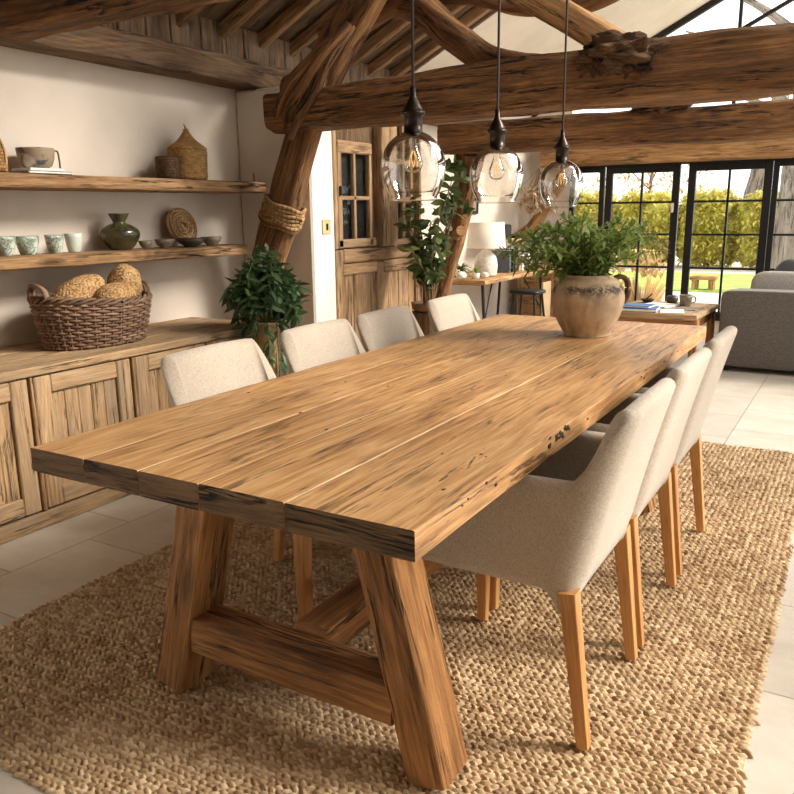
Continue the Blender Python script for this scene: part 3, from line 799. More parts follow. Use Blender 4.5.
single('small_basket', mb, M['darkwicker'], 'small dark woven pot basket left of the lidded basket', 'basket', (-3.34, 3.215, SU))
t = thing('lidded_basket', 'golden seagrass basket with a pointed lid on the upper shelf', 'basket', (-3.34, 3.37, SU))
mb = MB(); lathe(mb, smoothprof([(0, 0), (.095, .002), (.104, .05), (.106, .11), (.1, .165), (.0, .17)], 30), (-3.34, 3.37, SU), 48); mb.build('body', M['wicker'], t)
mb = MB(); lathe(mb, [(.108, .163), (.109, .17), (.085, .188), (.05, .215), (.026, .245), (.015, .262), (.0165, .272), (.0, .276)], (-3.34, 3.37, SU), 48); mb.build('lid', M['wicker'], t)
mb = MB(); tube(mb, [(-3.34, 3.37, SU + .272), (-3.34, 3.362, SU + .29), (-3.338, 3.352, SU + .296)], [.006, .004, .002], 6); mb.build('finial', M['twig'], t)
mb = MB(); timber(mb, [(-3.23, 3.80, SU), (-3.23, 3.80, SU + .05)], .016, .016, 2.5, .001, k=12, n=4, up=(0, 1, 0))
single('wooden_peg', mb, M['beam'], 'short wooden peg standing at the right end of the upper shelf', 'peg', (-3.23, 3.80, SU))
# lower shelf
def cup(x, y, h, r, mat, label, grp, tilt=0):
    mb = MB(); lathe(mb, [(0, 0), (r * .62, 0), (r * .7, .008), (r * .86, h * .4), (r * .98, h * .8), (r, h), (r - .005, h), (r * .8, h * .4), (r * .6, .012), (0, .01)], (x, y, SL), 32, .03, y)
    return single('cup', mb, mat, label, 'cup', (x, y, SL), grp)
cg = 'cups on the lower shelf'
cup(-3.36, 2.222, .089, .048, M['celadon'], 'mottled celadon cup at the left edge of the lower shelf', cg)
cup(-3.36, 2.335, .087, .052, M['celadon'], 'widest mottled celadon cup, second from the left on the lower shelf', cg)
cup(-3.37, 2.485, .088, .043, M['celadon'], 'mottled celadon cup directly beside the smooth pale cup', cg)
cup(-3.38, 2.60, .092, .041, M['palecup'], 'smooth pale celadon cup right of the mottled cups', cg)
mb = MB(); lathe(mb, smoothprof([(0, .0), (.048, .001), (.07, .02), (.098, .066), (.094, .10), (.06, .126), (.036, .135), (.032, .145), (.05, .178), (.052, .185)], 40) + [(.047, .185), (.028, .15), (.02, .12)], (-3.37, 2.88, SL), 48)
single('vase', mb, M['vase'], 'squat dark olive glazed vase with a flared neck on the lower shelf', 'vase', (-3.37, 2.88, SL))
def bowl(x, y, r, h, mat, label):
    mb = MB(); lathe(mb, [(0, 0), (r * .45, 0), (r * .5, .006), (r * .8, h * .45), (r, h), (r - .004, h), (r * .75, h * .5), (r * .4, .012), (0, .01)], (x, y, SL), 36, .04, y)
    return single('bowl', mb, mat, label, 'bowl', (x, y, SL), 'bowls on the lower shelf')
bowl(-3.33, 3.01, .038, .042, M['bowl'], 'tiny brownish bowl just right of the olive vase')
bowl(-3.31, 3.125, .056, .047, M['bowl'], 'speckled stone bowl, second right of the olive vase')
bowl(-3.29, 3.30, .083, .046, M['darkbowl'], 'wide dark bowl in front of the log slice plate')
bowl(-3.31, 3.485, .062, .048, M['bowl'], 'speckled stone bowl at the right end of the lower shelf')
t = thing('log_slice', 'round woven wood-slice plate leaning on the wall, lower shelf', 'plate', (-3.43, 3.36, SL + .004))
am = Matrix.Rotation(math.radians(74), 3, 'Y')
c0 = V((-3.425, 3.36, SL + .107))
mb = MB(); lathe(mb, [(0, 0), (.098, 0), (.105, .006), (.105, .02), (.098, .026), (0, .022)], c0, 48, .03, 2, am); mb.build('plate', M['disc'], t)
mb = MB()
for r in (.018, .034, .05, .066, .082, .097):
    tube(mb, [c0 + am @ V((r * math.cos(q / 24 * 2 * PI), r * math.sin(q / 24 * 2 * PI), .026)) for q in range(25)], .0055, 6, 48, False)
mb.build('coil', M['rope'], t)

# wicker basket with loaves on the sideboard
BX, BY, BZ = -3.19, 2.53, .693
t = thing('wicker_basket', 'oval brown willow basket on the sideboard filled with seeded loaves', 'basket', (BX, BY, BZ))
mb = MB(); S = 40
def el(a, z, off=0):
    f = .86 + .14 * min(1, z / .17)
    return V((BX + (.19 * f + off) * math.cos(a), BY + (.30 * f + off) * math.sin(a), BZ + z + .025 * max(0, -math.sin(a)) * z / .2))
for r_ in range(15):
    z = .010 + r_ * .0128
    pts = []
    for q in range(S * 3 + 1):
        a = 2 * PI * q / (S * 3); ph = (q / 3 + r_) * PI
        pts.append(el(a, z + .002 * noise.noise(V((q * .2, r_, 0))), .0065 * math.cos(ph)))
    tube(mb, pts, .0066, 6, S * 3, False)
mb.build('woven_wall', M['willow'], t)
mb = MB()
for q in range(S): tube(mb, [el(2 * PI * q / S, z) for z in (.0, .07, .14, .205)], .0055, 6, 6)
mb.build('stakes', M['willow'], t)
mb = MB()
for ph0 in (0, 2 * PI / 3, 4 * PI / 3):
    tube(mb, [el(2 * PI * q / 120, .207 + .011 * math.sin(q * .62 + ph0), .011 * math.cos(q * .62 + ph0)) for q in range(121)], .0085, 7, 160, False)
mb.build('rim', M['willow'], t)
mb = MB(); lathe(mb, [(0, .004), (1, .004)], (0, 0, 0), 40); mb.v = [(BX + x * .16, BY + y * .25, BZ + z) for x, y, z in mb.v]; mb.build('base', M['willow'], t)
for sgn in (-1, 1):
    mb = MB()
    for o_ in (-.008, .008):
        tube(mb, [el(sgn * PI / 2 + d * 1.0, .212 + hh + o_ * .4, o_) for d, hh in ((-.30, 0), (-.24, .035), (-.1, .05), (.1, .05), (.24, .035), (.30, 0))], .009, 7, 24)
    mb.build('handle', M['willow'], t)
basket = t
def loaf(c, rad, rot, label):
    mb = MB(); blob(mb, c, rad, .92, .05, 2.2, c[1], 72, 44, rot)
    lowz = min(p[2] for p in mb.v)
    single('bread_loaf', mb, M['bread'], label, 'bread', (c[0], c[1], lowz), 'seeded loaves in the willow basket')
loaf((-3.20, 2.455, .935), (.085, .15, .07), Matrix.Rotation(.38, 3, 'X'), 'long seeded loaf lying at the left in the willow basket')
loaf((-3.09, 2.575, .915), (.08, .105, .065), Matrix.Rotation(.1, 3, 'X'), 'small seeded loaf lying in front in the willow basket')
loaf((-3.16, 2.70, .955), (.078, .082, .105), Matrix.Rotation(-.25, 3, 'X'), 'upright round seeded loaf at the right end of the basket')
# padding below so that the loaves rest on something: linen cloth in the basket
mb = MB(); blob(mb, (BX, BY, BZ + .092), (.14, .235, .085), .7, .06, 3, 2, 40, 20)
mb.build('liner', M['tan'], basket)

# rope band on the post
mb = MB()
for q in range(7):
    z = 1.235 + q * .019; cx = -3.055 + (z - 1.235) * .44
    tube(mb, [(cx + (.120 + .004 * math.sin(q * 2)) * math.cos(a / 24 * 2 * PI), 3.80 + .098 * math.sin(a / 24 * 2 * PI), z + .05 * math.cos(a / 24 * 2 * PI) * -1 + .006 * math.sin(a + q)) for a in range(25)], .0125, 8, 60, False)
single('rope_band', mb, M['rope'], 'band of coiled rope wrapped round the leaning post', 'rope', (-3.02, 3.80, 1.2))

# trailing plant
PX, PY = -2.79, 3.42
PX, PY = -2.80, 3.325
t = thing('trailing_plant', 'dark green trailing plant in a tall slim tan planter by the sideboard', 'potted plant', (PX, PY, 0))
mb = MB(); lathe(mb, [(0, 0), (.06, 0), (.063, .01), (.066, .70), (.07, .715), (.07, .722), (.062, .722), (.06, .69), (0, .69)], (PX, PY, 0), 36); mb.build('planter', M['planter'], t)
mb = MB(); lathe(mb, [(0, .695), (.06, .694)], (PX, PY, 0), 24); mb.build('soil', M['soil'], t)
mb = MB(); st = MB()
for q in range(105):
    a = rng.uniform(0, 2 * PI); dx, dy = math.cos(a), math.sin(a)
    reach = rng.uniform(.05, .24); rise = rng.uniform(.08, .35) * (1 - .3 * reach / .24); fall = rng.uniform(.0, .10) if reach > .14 else 0
    if dx < -.3: reach *= .6
    if dx > 0 and dy > .2: reach *= .75
    if dx - dy * 1.1 > .8: fall *= .15; rise += .04
    pts = [V((PX + dx * .02, PY + dy * .02, .70)), V((PX + dx * reach * .45, PY + dy * reach * .45, .74 + rise)), V((PX + dx * reach, PY + dy * reach, .76 + rise * .8 - fall * .6)), V((PX + dx * reach * 1.15, PY + dy * reach * 1.15, .76 + rise * .5 - fall * 1.2))]
    tube(st, pts, .0025, 5, 10)
    P = catmull(pts, 14)
    for i in range(6, 15):
        for _ in range(2):
            d = (P[i] - P[i - 1]).normalized() * .5 + V((rng.uniform(-1, 1), rng.uniform(-1, 1), rng.uniform(-.7, .9)))
            leaf(mb, P[i], d, rng.uniform(.05, .095), rng.uniform(.018, .03), rup(), droop=.12)
for q in range(7):     # vines hanging over the planter front
    a = rng.uniform(-1.9, .4); dx, dy = math.cos(a), math.sin(a); Lh = rng.uniform(.2, .42)
    pts = [V((PX + dx * .05, PY + dy * .05, .71)), V((PX + dx * .085, PY + dy * .085, .71)), V((PX + dx * .092, PY + dy * .092, .71 - Lh * .5)), V((PX + dx * .09, PY + dy * .09, .71 - Lh))]
    tube(st, pts, .0025, 5, 10); P = catmull(pts, 12)
    for i in range(3, 13):
        d = V((dx + rng.uniform(-1, 1), dy + rng.uniform(-1, 1), rng.uniform(-.9, .1)))
        leaf(mb, P[i], d, rng.uniform(.06, .09), rng.uniform(.018, .026), droop=.4)
mb.build('foliage', M['leaf_d'], t); st.build('stems', M['stem'], t)

# ================================================================== PENDANTS
def make_pendant(loc, label):
    t = thing('pendant_lamp', label, 'pendant lamp', loc, 'glass pendants over the dining table')
    top = rz(loc[0]) - loc[2]
    mb = MB(); tube(mb, [(0, 0, .30), (0, 0, top)], .0042, 10, 4); mb.build('cord', M['cord'], t, False)
    mb = MB(); lathe(mb, [(0, .305), (.008, .303), (.009, .28), (.012, .272), (.026, .247), (.027, .24), (.034, .238), (.034, .23), (.026, .228), (.0255, .185), (.029, .183), (.029, .176), (.0, .176)], (0, 0, 0), 36); mb.build('socket', M['metal'], t, False)
    mb = MB(); pr = smoothprof([(.027, .184), (.048, .174), (.074, .149), (.0885, .112), (.090, .082), (.082, .044), (.067, .012), (.065, .003)], 34) + [(.06, 0), (.0, 0)]
    lathe(mb, pr, (0, 0, 0), 64)
    inner = [(max(0, r - .0035), z if z > .004 else .020) for r, z in pr if z > .02] + [(.058, .024), (.0, .022)]
    lathe(mb, inner[::-1], (0, 0, 0), 64); mb.build('glass_shade', M['glass'], t, False)
    mb = MB(); lathe(mb, smoothprof([(.011, .175), (.012, .15), (.016, .135), (.025, .112), (.026, .098), (.018, .082), (0, .076)], 24), (0, 0, 0), 32); mb.build('bulb', M['glass'], t, False)
    mb = MB()
    for q in range(4):
        a = q * PI / 2; tube(mb, [(.003 * math.cos(a), .003 * math.sin(a), .135), (.011 * math.cos(a), .011 * math.sin(a), .115), (.011 * math.cos(a + .5), .011 * math.sin(a + .5), .092)], .0011, 5, 6)
    mb.build('filament', M['filament'], t, False)
    mb = MB(); lathe(mb, [(0, top), (.05, top), (.05, top - .02), (.012, top - .03), (0, top - .03)][::-1], (0, 0, 0), 24); mb.build('ceiling_rose', M['metal'], t, False)
    return t
pd = make_pendant((-1.125, 2.0, 1.322), 'clear glass globe pendant, nearest of the three over the table')
copy_tree(pd, (-1.12, 2.565, 1.318), 'clear glass globe pendant, middle of the three over the table')
copy_tree(pd, (-1.12, 3.22, 1.304), 'clear glass globe pendant farthest away, above the clay jug')

# ================================================================== JUG + BRANCHES
JX, JY = -1.035, 3.37
t = thing('clay_jug', 'round weathered clay jug with a dark loop handle on the table', 'jug', (JX, JY, TZ + .001))
mb = MB(); lathe(mb, smoothprof([(0, 0), (.088, .001), (.098, .012), (.135, .08), (.154, .15), (.150, .195), (.125, .238), (.105, .252), (.104, .262)], 44) + [(.096, .263), (.094, .24), (.12, .2), (.1, .05), (0, .03)], (JX, JY, TZ + .001), 56, .012, 3); mb.build('body', M['jug'], t)
mb = MB(); hx, hy = .84, .54
timber(mb, [(JX + hx * r, JY + hy * r, TZ + z) for r, z in ((.108, .243), (.140, .252), (.166, .238), (.175, .205), (.170, .165), (.155, .14))], .045, .022, 3, 0, k=16, n=24); mb.build('handle', M['brownpot'], t)
t = thing('branch_bouquet', 'bunch of leafy green branches standing in the clay jug', 'branches', (JX, JY, TZ + .04))
mb = MB(); st = MB(); tips = mb
def twig(dx, dy, reach, rise, n=13, lw=.0165, ll=.066, wd=1.0, tip=False):
    pts = [V((JX + dx * .02, JY + dy * .02, TZ + .06)), V((JX + dx * .055, JY + dy * .055, TZ + .255)), V((JX + dx * reach * .55, JY + dy * reach * .55, TZ + .27 + rise * .75)), V((JX - .02 + dx * reach, JY + dy * reach, TZ + .26 + rise))]
    tube(st, pts, [.004, .0035, .0025, .0012], 6, 14)
    P = catmull(pts, 24)
    for i in range(8, 25):
        tg = (P[i] - P[i - 1]).normalized()
        for s in (0, 1):
            r = V((rng.uniform(-1, 1), rng.uniform(-1, 1), rng.uniform(-.6, .9)))
            r = (r - tg * r.dot(tg)).normalized()
            (leaf(mb, P[i], tg * rng.uniform(.35, .9) + r, ll * rng.uniform(.7, 1.25) * (1.15 - .4 * i / 24), lw * rng.uniform(.7, 1.2), droop=rng.uniform(0, .35)))
    if tip:
        for _ in range(14):
            mb.cur = 1; leaf(tips, P[-1] + V((rng.uniform(-.02, .02), rng.uniform(-.02, .02), rng.uniform(-.03, .01))), V((dx, dy, rng.uniform(.2, 1))) + V((rng.uniform(-.5, .5), rng.uniform(-.5, .5), 0)), .03, .011); mb.cur = 0
for q in range(40):
    a = 2 * PI * q / 40 * 1.0 + rng.uniform(-.2, .2); reach = rng.uniform(.06, .27); rise = rng.uniform(.10, .30) * (1 - .3 * reach / .27)
    twig(math.cos(a), math.sin(a), reach, rise)
for (da, reach, rise) in ((3.0, .33, .13), (3.25, .33, .08), (3.5, .30, .05), (3.7, .31, .11), (3.35, .27, .15), (3.1, .36, .1), (3.6, .25, .02), (3.2, .3, .17), (2.9, .27, .18)):
    twig(math.cos(da + .25), math.sin(da + .25), reach, rise, lw=.026, ll=.066)
for (da, reach, rise) in ((.55, .29, .15), (.4, .32, .10), (.7, .27, .19), (.3, .26, .16), (.6, .33, .13)):
    twig(math.cos(da), math.sin(da), reach, rise, lw=.015, ll=.055, tip=True)
mb.build('leaves', [M['leaf_b'], plain('pinkish buds', (160, 126, 104), .7)], t); st.build('stems', M['stem'], t)

# ================================================================== TIMBER CUPBOARD beyond the pier
CX = -2.94
t = thing('timber_cupboard', 'tall built-in weathered timber cupboard with small glazed panes beyond the white pier', 'cupboard', (-3.2, 4.75, 0))
mb = MB(); y = 4.22
while y < 5.36:
    wd = rng.uniform(.1, .15); y2 = min(y + wd, 5.38); box(mb, (CX - .05, y + .001, 0), (CX - .022 - rng.uniform(0, .005), y2 - .002, .98), .004, 2); y += wd
mb.build('lower_panel', M['cup'], t)
mb = MB(); box(mb, (WX + .01, 4.22, .98), (CX - .05, 5.38, 2.05), .003, 2); mb.build('carcass', M['boards'], t)
mb = MB()
box(mb, (CX - .05, 4.215, 0), (CX, 4.30, 1.06), .006, 2); box(mb, (CX - .05, 4.72, 0), (CX - .004, 4.81, .96), .006, 2); box(mb, (CX - .05, 5.27, 0), (CX, 5.38, 1.06), .006, 2)
box(mb, (CX - .05, 4.30, .895), (CX - .003, 4.72, .965), .006, 1); box(mb, (CX - .05, 4.30, .975), (CX + .004, 5.27, 1.062), .008, 1); box(mb, (CX - .05, 4.81, .885), (CX - .004, 5.27, .965), .006, 1)
mb.build('lower_frame', M['cup'], t)
d = MB(); y0, y1, z0, z1 = 4.255, 4.66, 1.075, 1.74
box(d, (CX - .04, 4.215, 1.065), (CX, 4.252, 1.95), .006, 2)
box(d, (CX - .04, y0, z0 - .005), (CX, y1 + .05, z0 + .05), .006, 1); box(d, (CX - .04, y0, z1 - .075), (CX + .006, y1, z1), .008, 1)
box(d, (CX - .04, y0, z0), (CX, y0 + .05, z1), .005, 2); box(d, (CX - .04, y1 - .03, z0), (CX, y1, z1), .005, 2)
box(d, (CX - .035, (y0 + y1) / 2 - .012, z0), (CX - .004, (y0 + y1) / 2 + .014, z1 - .05), .004, 2); box(d, (CX - .035, y0, 1.375), (CX - .004, y1, 1.40), .004, 1)
gd = d.build('glazed_door', M['cup'], t)
g = MB(); box(g, (CX - .024, y0 + .02, z0 + .02), (CX - .02, y1 - .02, z1 - .03), 0); g.build('pane', M['pane'], gd)
g = MB(); box(g, (CX, y0 + .012, 1.40), (CX + .014, y0 + .03, 1.46), .003); g.build('latch', M['black'], gd)
g = MB(); box(g, (CX - .049, y0, z0), (CX - .044, y1, z1), 0); g.build('dark_sheet', M['black'], gd)  # black sheet close behind the pane makes the glass look dark
mb = MB(); timber(mb, [(CX - .02, 4.86, 1.065), (CX - .015, 4.86, 1.5), (CX - .02, 4.86, 2.04)], .2, .09, 6, .012, k=32, n=30, up=(1, 0, 0), seed=41); mb.build('carved_post', M['cup'], t)
d = MB()
for yy in (4.98, 5.08, 5.2, 5.33): box(d, (CX - .045, yy, 1.066), (CX - .005, yy + .028, 1.95), .004, 2)
for zz in (1.066, 1.36, 1.62): box(d, (CX - .045, 4.98, zz), (CX - .003, 5.358, zz + .04), .004, 1)
sg = d.build('lattice', M['cup'], t)
g = MB(); box(g, (CX - .03, 4.99, 1.07), (CX - .026, 5.35, 1.95), 0); g.build('pane', M['pane'], sg)

# stump + tall leafy plant
SX, SY = -2.62, 4.86
mb = MB(); timber(mb, [(SX, SY, 0), (SX, SY, .3), (SX, SY, .615)], [.25, .22, .23], [.25, .22, .23], 2.2, .03, k=32, n=20, up=(0, 1, 0))
single('log_stump', mb, M['bark'], 'upright log stump stand under the tall leafy plant', 'stump', (SX, SY, 0))
t = thing('potted_fig', 'tall leafy broad-leaved plant in a low brown pot on the stump', 'potted plant', (SX, SY, .618))
mb = MB(); lathe(mb, [(0, 0), (.09, 0), (.115, .02), (.12, .055), (.124, .062), (.114, .062), (.108, .045), (0, .045)], (SX, SY, .618), 36); mb.build('pot', M['brownpot'], t)
mb = MB(); lathe(mb, [(0, .05), (.108, .046)], (SX, SY, .618), 24); mb.build('soil', M['soil'], t)
mb = MB(); st = MB()
for q in range(15):
    a = rng.uniform(0, 2 * PI); hgt = rng.uniform(.28, .86); sp = rng.uniform(.08, .36)
    dx, dy = math.cos(a), math.sin(a)
    if dx < 0: sp *= .6
    pts = [V((SX + dx * .03, SY + dy * .03, .65)), V((SX + dx * .05, SY + dy * .05, .66 + hgt * .5)), V((SX + dx * sp, SY + dy * sp, .66 + hgt))]
    tube(st, pts, [.008, .006, .003], 6, 14); P = catmull(pts, 18)
    for i in range(7, 19):
        for _ in range(1 + (i % 2)):
            d = V((rng.uniform(-1, 1), rng.uniform(-1, 1), rng.uniform(-.3, .9))); leaf(mb, P[i], d, rng.uniform(.07, .125), rng.uniform(.04, .066), rup(), droop=.15, shape=.9)
for q in range(16):   # upper spray beside the post
    pz = rng.uniform(1.25, 1.6); p0 = V((SX + .12 + rng.uniform(-.06, .08), SY + .2 + rng.uniform(-.1, .1), pz))
    for _ in range(4): leaf(mb, p0 + V((rng.uniform(-.03, .03), rng.uniform(-.03, .03), rng.uniform(-.03, .03))), V((rng.uniform(-1, 1), rng.uniform(-1, 1), rng.uniform(-.3, 1))), rng.uniform(.09, .15), rng.uniform(.04, .058), rup(), droop=.15)
tube(st, [(SX + .02, SY + .02, .65), (SX + .06, SY + .1, 1.0), (SX + .1, SY + .18, 1.3), (SX + .14, SY + .22, 1.6)], [.009, .007, .005, .003], 6, 20)
mb.build('foliage', M['leaf_r'], t); st.build('stems', M['twig'], t)

# ================================================================== DESK CORNER
t = thing('desk', 'live-edge oak desk on black metal legs against the far left wall', 'desk', (-3.14, 7.2, 0))
mb = MB(); timber(mb, [(-3.135, 6.18, .70), (-3.14, 6.9, .70), (-3.1, 7.6, .70), (-3.14, 8.15, .70)], [.70, .66, .72, .68], .045, 9, .012, k=36, n=50, seed=51); mb.build('desk_top', M['desk'], t)
for yy in (6.42, 7.85):
    mb = MB()
    for a, b in (((-3.4, 0), (-3.36, .68)), ((-2.88, 0), (-2.92, .68)), ((-3.4, .012), (-2.88, .012))):
        tube(mb, [(a[0], yy, a[1]), (b[0], yy, b[1])], .014, 8, 3)
    tube(mb, [(-2.9, yy, .3), (-2.98, yy + (.35 if yy < 7 else -.35), .67)], .008, 6, 3)
    mb.build('leg', M['black'], t)
DZ = .7245
t = thing('table_lamp', 'table lamp with white drum shade and bulbous pale base on the desk', 'lamp', (-2.98, 6.62, DZ))
mb = MB(); lathe(mb, smoothprof([(0, 0), (.085, .002), (.1, .04), (.104, .11), (.085, .18), (.04, .225), (.02, .24), (.02, .27), (0, .27)], 30), (-2.98, 6.62, DZ), 36, .03, 2); mb.build('base', M['stone'], t)
mb = MB(); lathe(mb, [(.175, .25), (.158, .475), (.154, .475), (.171, .25)], (-2.98, 6.62, DZ), 48); mb.build('lamp_shade', M['cream'], t)
mb = MB(); tube(mb, [(-2.98, 6.62, DZ + .26), (-2.98, 6.62, DZ + .46)], .006, 8, 3)
for a in range(3): tube(mb, [(-2.98, 6.62, DZ + .45), (-2.98 + .155 * math.cos(a * 2.1), 6.62 + .155 * math.sin(a * 2.1), DZ + .465)], .003, 6, 2)
mb.build('shade_carrier', M['metal'], t)
bks = [('slate', .21, .045, 'slate blue file standing right beside the table lamp'), ('black', .22, .03, 'black file between the two slate files on the desk'), ('slate', .2, .05, 'second slate blue file on the desk, beyond the black one'),
       ('tan', .16, .04, 'tan book standing between the files and the white books'), ('paper', .15, .05, 'white book on the desk, next to the tan book'), ('greybook', .16, .03, 'grey book between the white books on the desk'), ('paper', .15, .055, 'last white book at the right end of the desk row')]
y = 7.05
for m_, h_, w_, l_ in bks:
    mb = MB(); box(mb, (-3.12, y, DZ), (-2.93, y + w_ - .003, DZ + h_), .003, 2); mb.cur = 1; box(mb, (-3.115, y + .004, DZ + h_ - .004), (-2.94, y + w_ - .007, DZ + h_ + .0005), 0)
    single('book', mb, [M[m_], M['paper']], l_, 'book', (-3.02, y + w_ / 2, DZ), 'files and books standing on the desk'); y += w_ * 1.5 + .02
def lump(x, y, z, r, label, seed):
    mb = MB(); blob(mb, (x, y, z + r * .7), (r, r * 1.1, r * .75), .95, .2, 2, seed, 28, 18)
    single('stone', mb, M['stone'], label, 'stone', (x, y, min(p[2] for p in mb.v)), 'pale stones at the near end of the desk')
lump(-3.22, 6.22, DZ, .06, 'largest pale rough stone at the left of the desk', 1)
lump(-3.03, 6.22, DZ, .045, 'pale rough stone between the largest stone and the succulent', 2)
lump(-2.9, 6.42, DZ, .035, 'small pale stone right of the succulent on the desk', 3)
t = thing('succulent', 'small spiky succulent in a white pot in front of the table lamp', 'potted plant', (-2.93, 6.30, DZ))
mb = MB(); lathe(mb, [(0, 0), (.03, 0), (.038, .05), (.034, .05), (.03, .04), (0, .04)], (-2.93, 6.30, DZ), 24); mb.build('pot', M['white'], t)
mb = MB()
for q in range(36):
    a = rng.uniform(0, 2 * PI); leaf(mb, (-2.93, 6.30, DZ + .045), (math.cos(a), math.sin(a), rng.uniform(.3, 2)), rng.uniform(.05, .1), .012, droop=.1)
mb.build('foliage', M['leaf_b'], t)
t = thing('trailing_sprig', 'low leafy sprig in a white dish among the stones on the desk', 'plant', (-3.14, 6.42, DZ))
mb = MB(); lathe(mb, [(0, 0), (.04, 0), (.06, .03), (.055, .03), (0, .012)], (-3.14, 6.42, DZ), 24); mb.build('dish', M['white'], t)
mb = MB()
for q in range(60):
    a = rng.uniform(0, 2 * PI); leaf(mb, (-3.14 + .03 * math.cos(a), 6.42 + .03 * math.sin(a), DZ + .02 + rng.uniform(0, .08)), (math.cos(a), math.sin(a), rng.uniform(-.1, 1.2)), rng.uniform(.06, .12), .022, droop=.4)
mb.build('foliage', M['leaf_r'], t)
# stool / chair under the desk
t = thing('desk_stool', 'black seated stool tucked under the desk', 'stool', (-2.72, 7.0, 0))
mb = MB(); blob(mb, (-2.72, 7.0, .56), (.15, .15, .022), .5, nu=32, nv=12); mb.build('seat', M['black'], t)
for sx in (-1, 1):
    for sy in (-1, 1):
        mb = MB(); tube(mb, [(-2.72 + sx * .15, 7.0 + sy * .15, 0), (-2.72 + sx * .1, 7.0 + sy * .1, .545)], .011, 8, 3); mb.build('leg', M['black'], t)
mb = MB(); box(mb, (-2.70, 7.30, 0), (-2.68, 7.52, .62), .004, 2, Matrix.Translation((.0, 0, 0)))
single('leaning_board', mb, M['tan'], 'pale tan board standing upright behind the stool', 'board', (-2.69, 7.41, 0))
t = thing('wooden_chest', 'panelled honey oak chest behind the stool, left of the clay jug', 'chest', (-2.8, 8.5, 0))
mb = MB(); box(mb, (-3.36, 8.35, .12), (-2.5, 8.75, .66), .006, 0); mb.build('body', M['desk'], t)
mb = MB(); box(mb, (-3.38, 8.32, .66), (-2.48, 8.78, .69), .006, 0); mb.build('lid', M['desk'], t)
mb = MB(); box(mb, (-3.38, 8.33, 0), (-2.48, 8.77, .12), .004, 0); mb.build('plinth', M['paper'], t)
for a, b in ((-3.35, -2.94), (-2.92, -2.51)):
    mb = MB()
    box(mb, (a, 8.335, .13), (a + .05, 8.35, .65), .003, 2); box(mb, (b - .05, 8.335, .13), (b, 8.35, .65), .003, 2); box(mb, (a + .05, 8.335, .6), (b - .05, 8.35, .65), .003, 0); box(mb, (a + .05, 8.335, .13), (b - .05, 8.35, .18), .003, 0)
    box(mb, (a + .05, 8.346, .18), (b - .05, 8.352, .6), .001, 0); mb.build('panel_door', M['desk'], t)
# shelf on far wall with small things, framed picture
mb = MB(); box(mb, (-3.505, 7.35, .985), (-3.2, 8.35, 1.02), .004, 1)
single('ledge', mb, M['desk'], 'short wooden wall ledge behind the table lamp', 'shelf', (-3.35, 7.85, .985))
t = thing('ledge_plant', 'tiny plant in a white pot on the wall ledge', 'potted plant', (-3.3, 7.5, 1.02))
mb = MB(); lathe(mb, [(0, 0), (.035, 0), (.04, .09), (.036, .09), (.03, .08), (0, .08)], (-3.3, 7.5, 1.021), 24); mb.build('pot', M['white'], t)
mb = MB()
for q in range(30):
    a = rng.uniform(0, 2 * PI); leaf(mb, (-3.3, 7.5, 1.10), (math.cos(a), math.sin(a), rng.uniform(.2, 1.5)), .06, .022)
mb.build('foliage', M['leaf_b'], t)
mb = MB(); box(mb, (-3.36, 7.68, 1.021), (-3.24, 7.84, 1.16), .012); box(mb, (-3.26, 7.84, 1.021), (-3.2, 7.9, 1.06), .006)
single('radio', mb, M['black'], 'small black box radio on the wall ledge', 'radio', (-3.3, 7.77, 1.021))
t = thing('framed_picture', 'small dark framed picture on the white far left wall', 'picture', (WX + .005, 7.3, 1.28))
mb = MB(); box(mb, (WX + .003, 7.2, 1.27), (WX + .022, 7.23, 1.43), .002); box(mb, (WX + .003, 7.5, 1.27), (WX + .022, 7.53, 1.43), .002); box(mb, (WX + .003, 7.23, 1.27), (WX + .022, 7.5, 1.30), .002); box(mb, (WX + .003, 7.23, 1.40), (WX + .022, 7.5, 1.43), .002); mb.build('frame', M['black'], t)
mb = MB(); box(mb, (WX + .002, 7.225, 1.29), (WX + .012, 7.505, 1.41), 0); mb.build('canvas', M['greybook'], t)
# dried bunch hanging on corner brace
t = thing('dried_bunch', 'bunch of dried flowers hanging in the far corner by the doors', 'dried flowers', (-3.15, 8.3, 1.35))
mb = MB(); st = MB()
for q in range(70):
    a = rng.uniform(0, 2 * PI); r = rng.uniform(.02, .2); p = V((-3.15 + r * math.cos(a), 8.3 + r * math.sin(a) * 1.2, 1.42 + rng.uniform(-.12, .14)))
    if q % 3 == 0: tube(st, [(-3.15, 8.34, 1.74), tuple(p)], .003, 5, 4)
    for _ in range(4): leaf(mb, p, V((rng.uniform(-1, 1), rng.uniform(-1, 1), rng.uniform(-1, .4))), .07, .035)
mb.build('flowers', leafmat('dried flowers', (150, 118, 86), (186, 160, 128), (214, 196, 170), .8), t); st.build('stems', M['twig'], t)

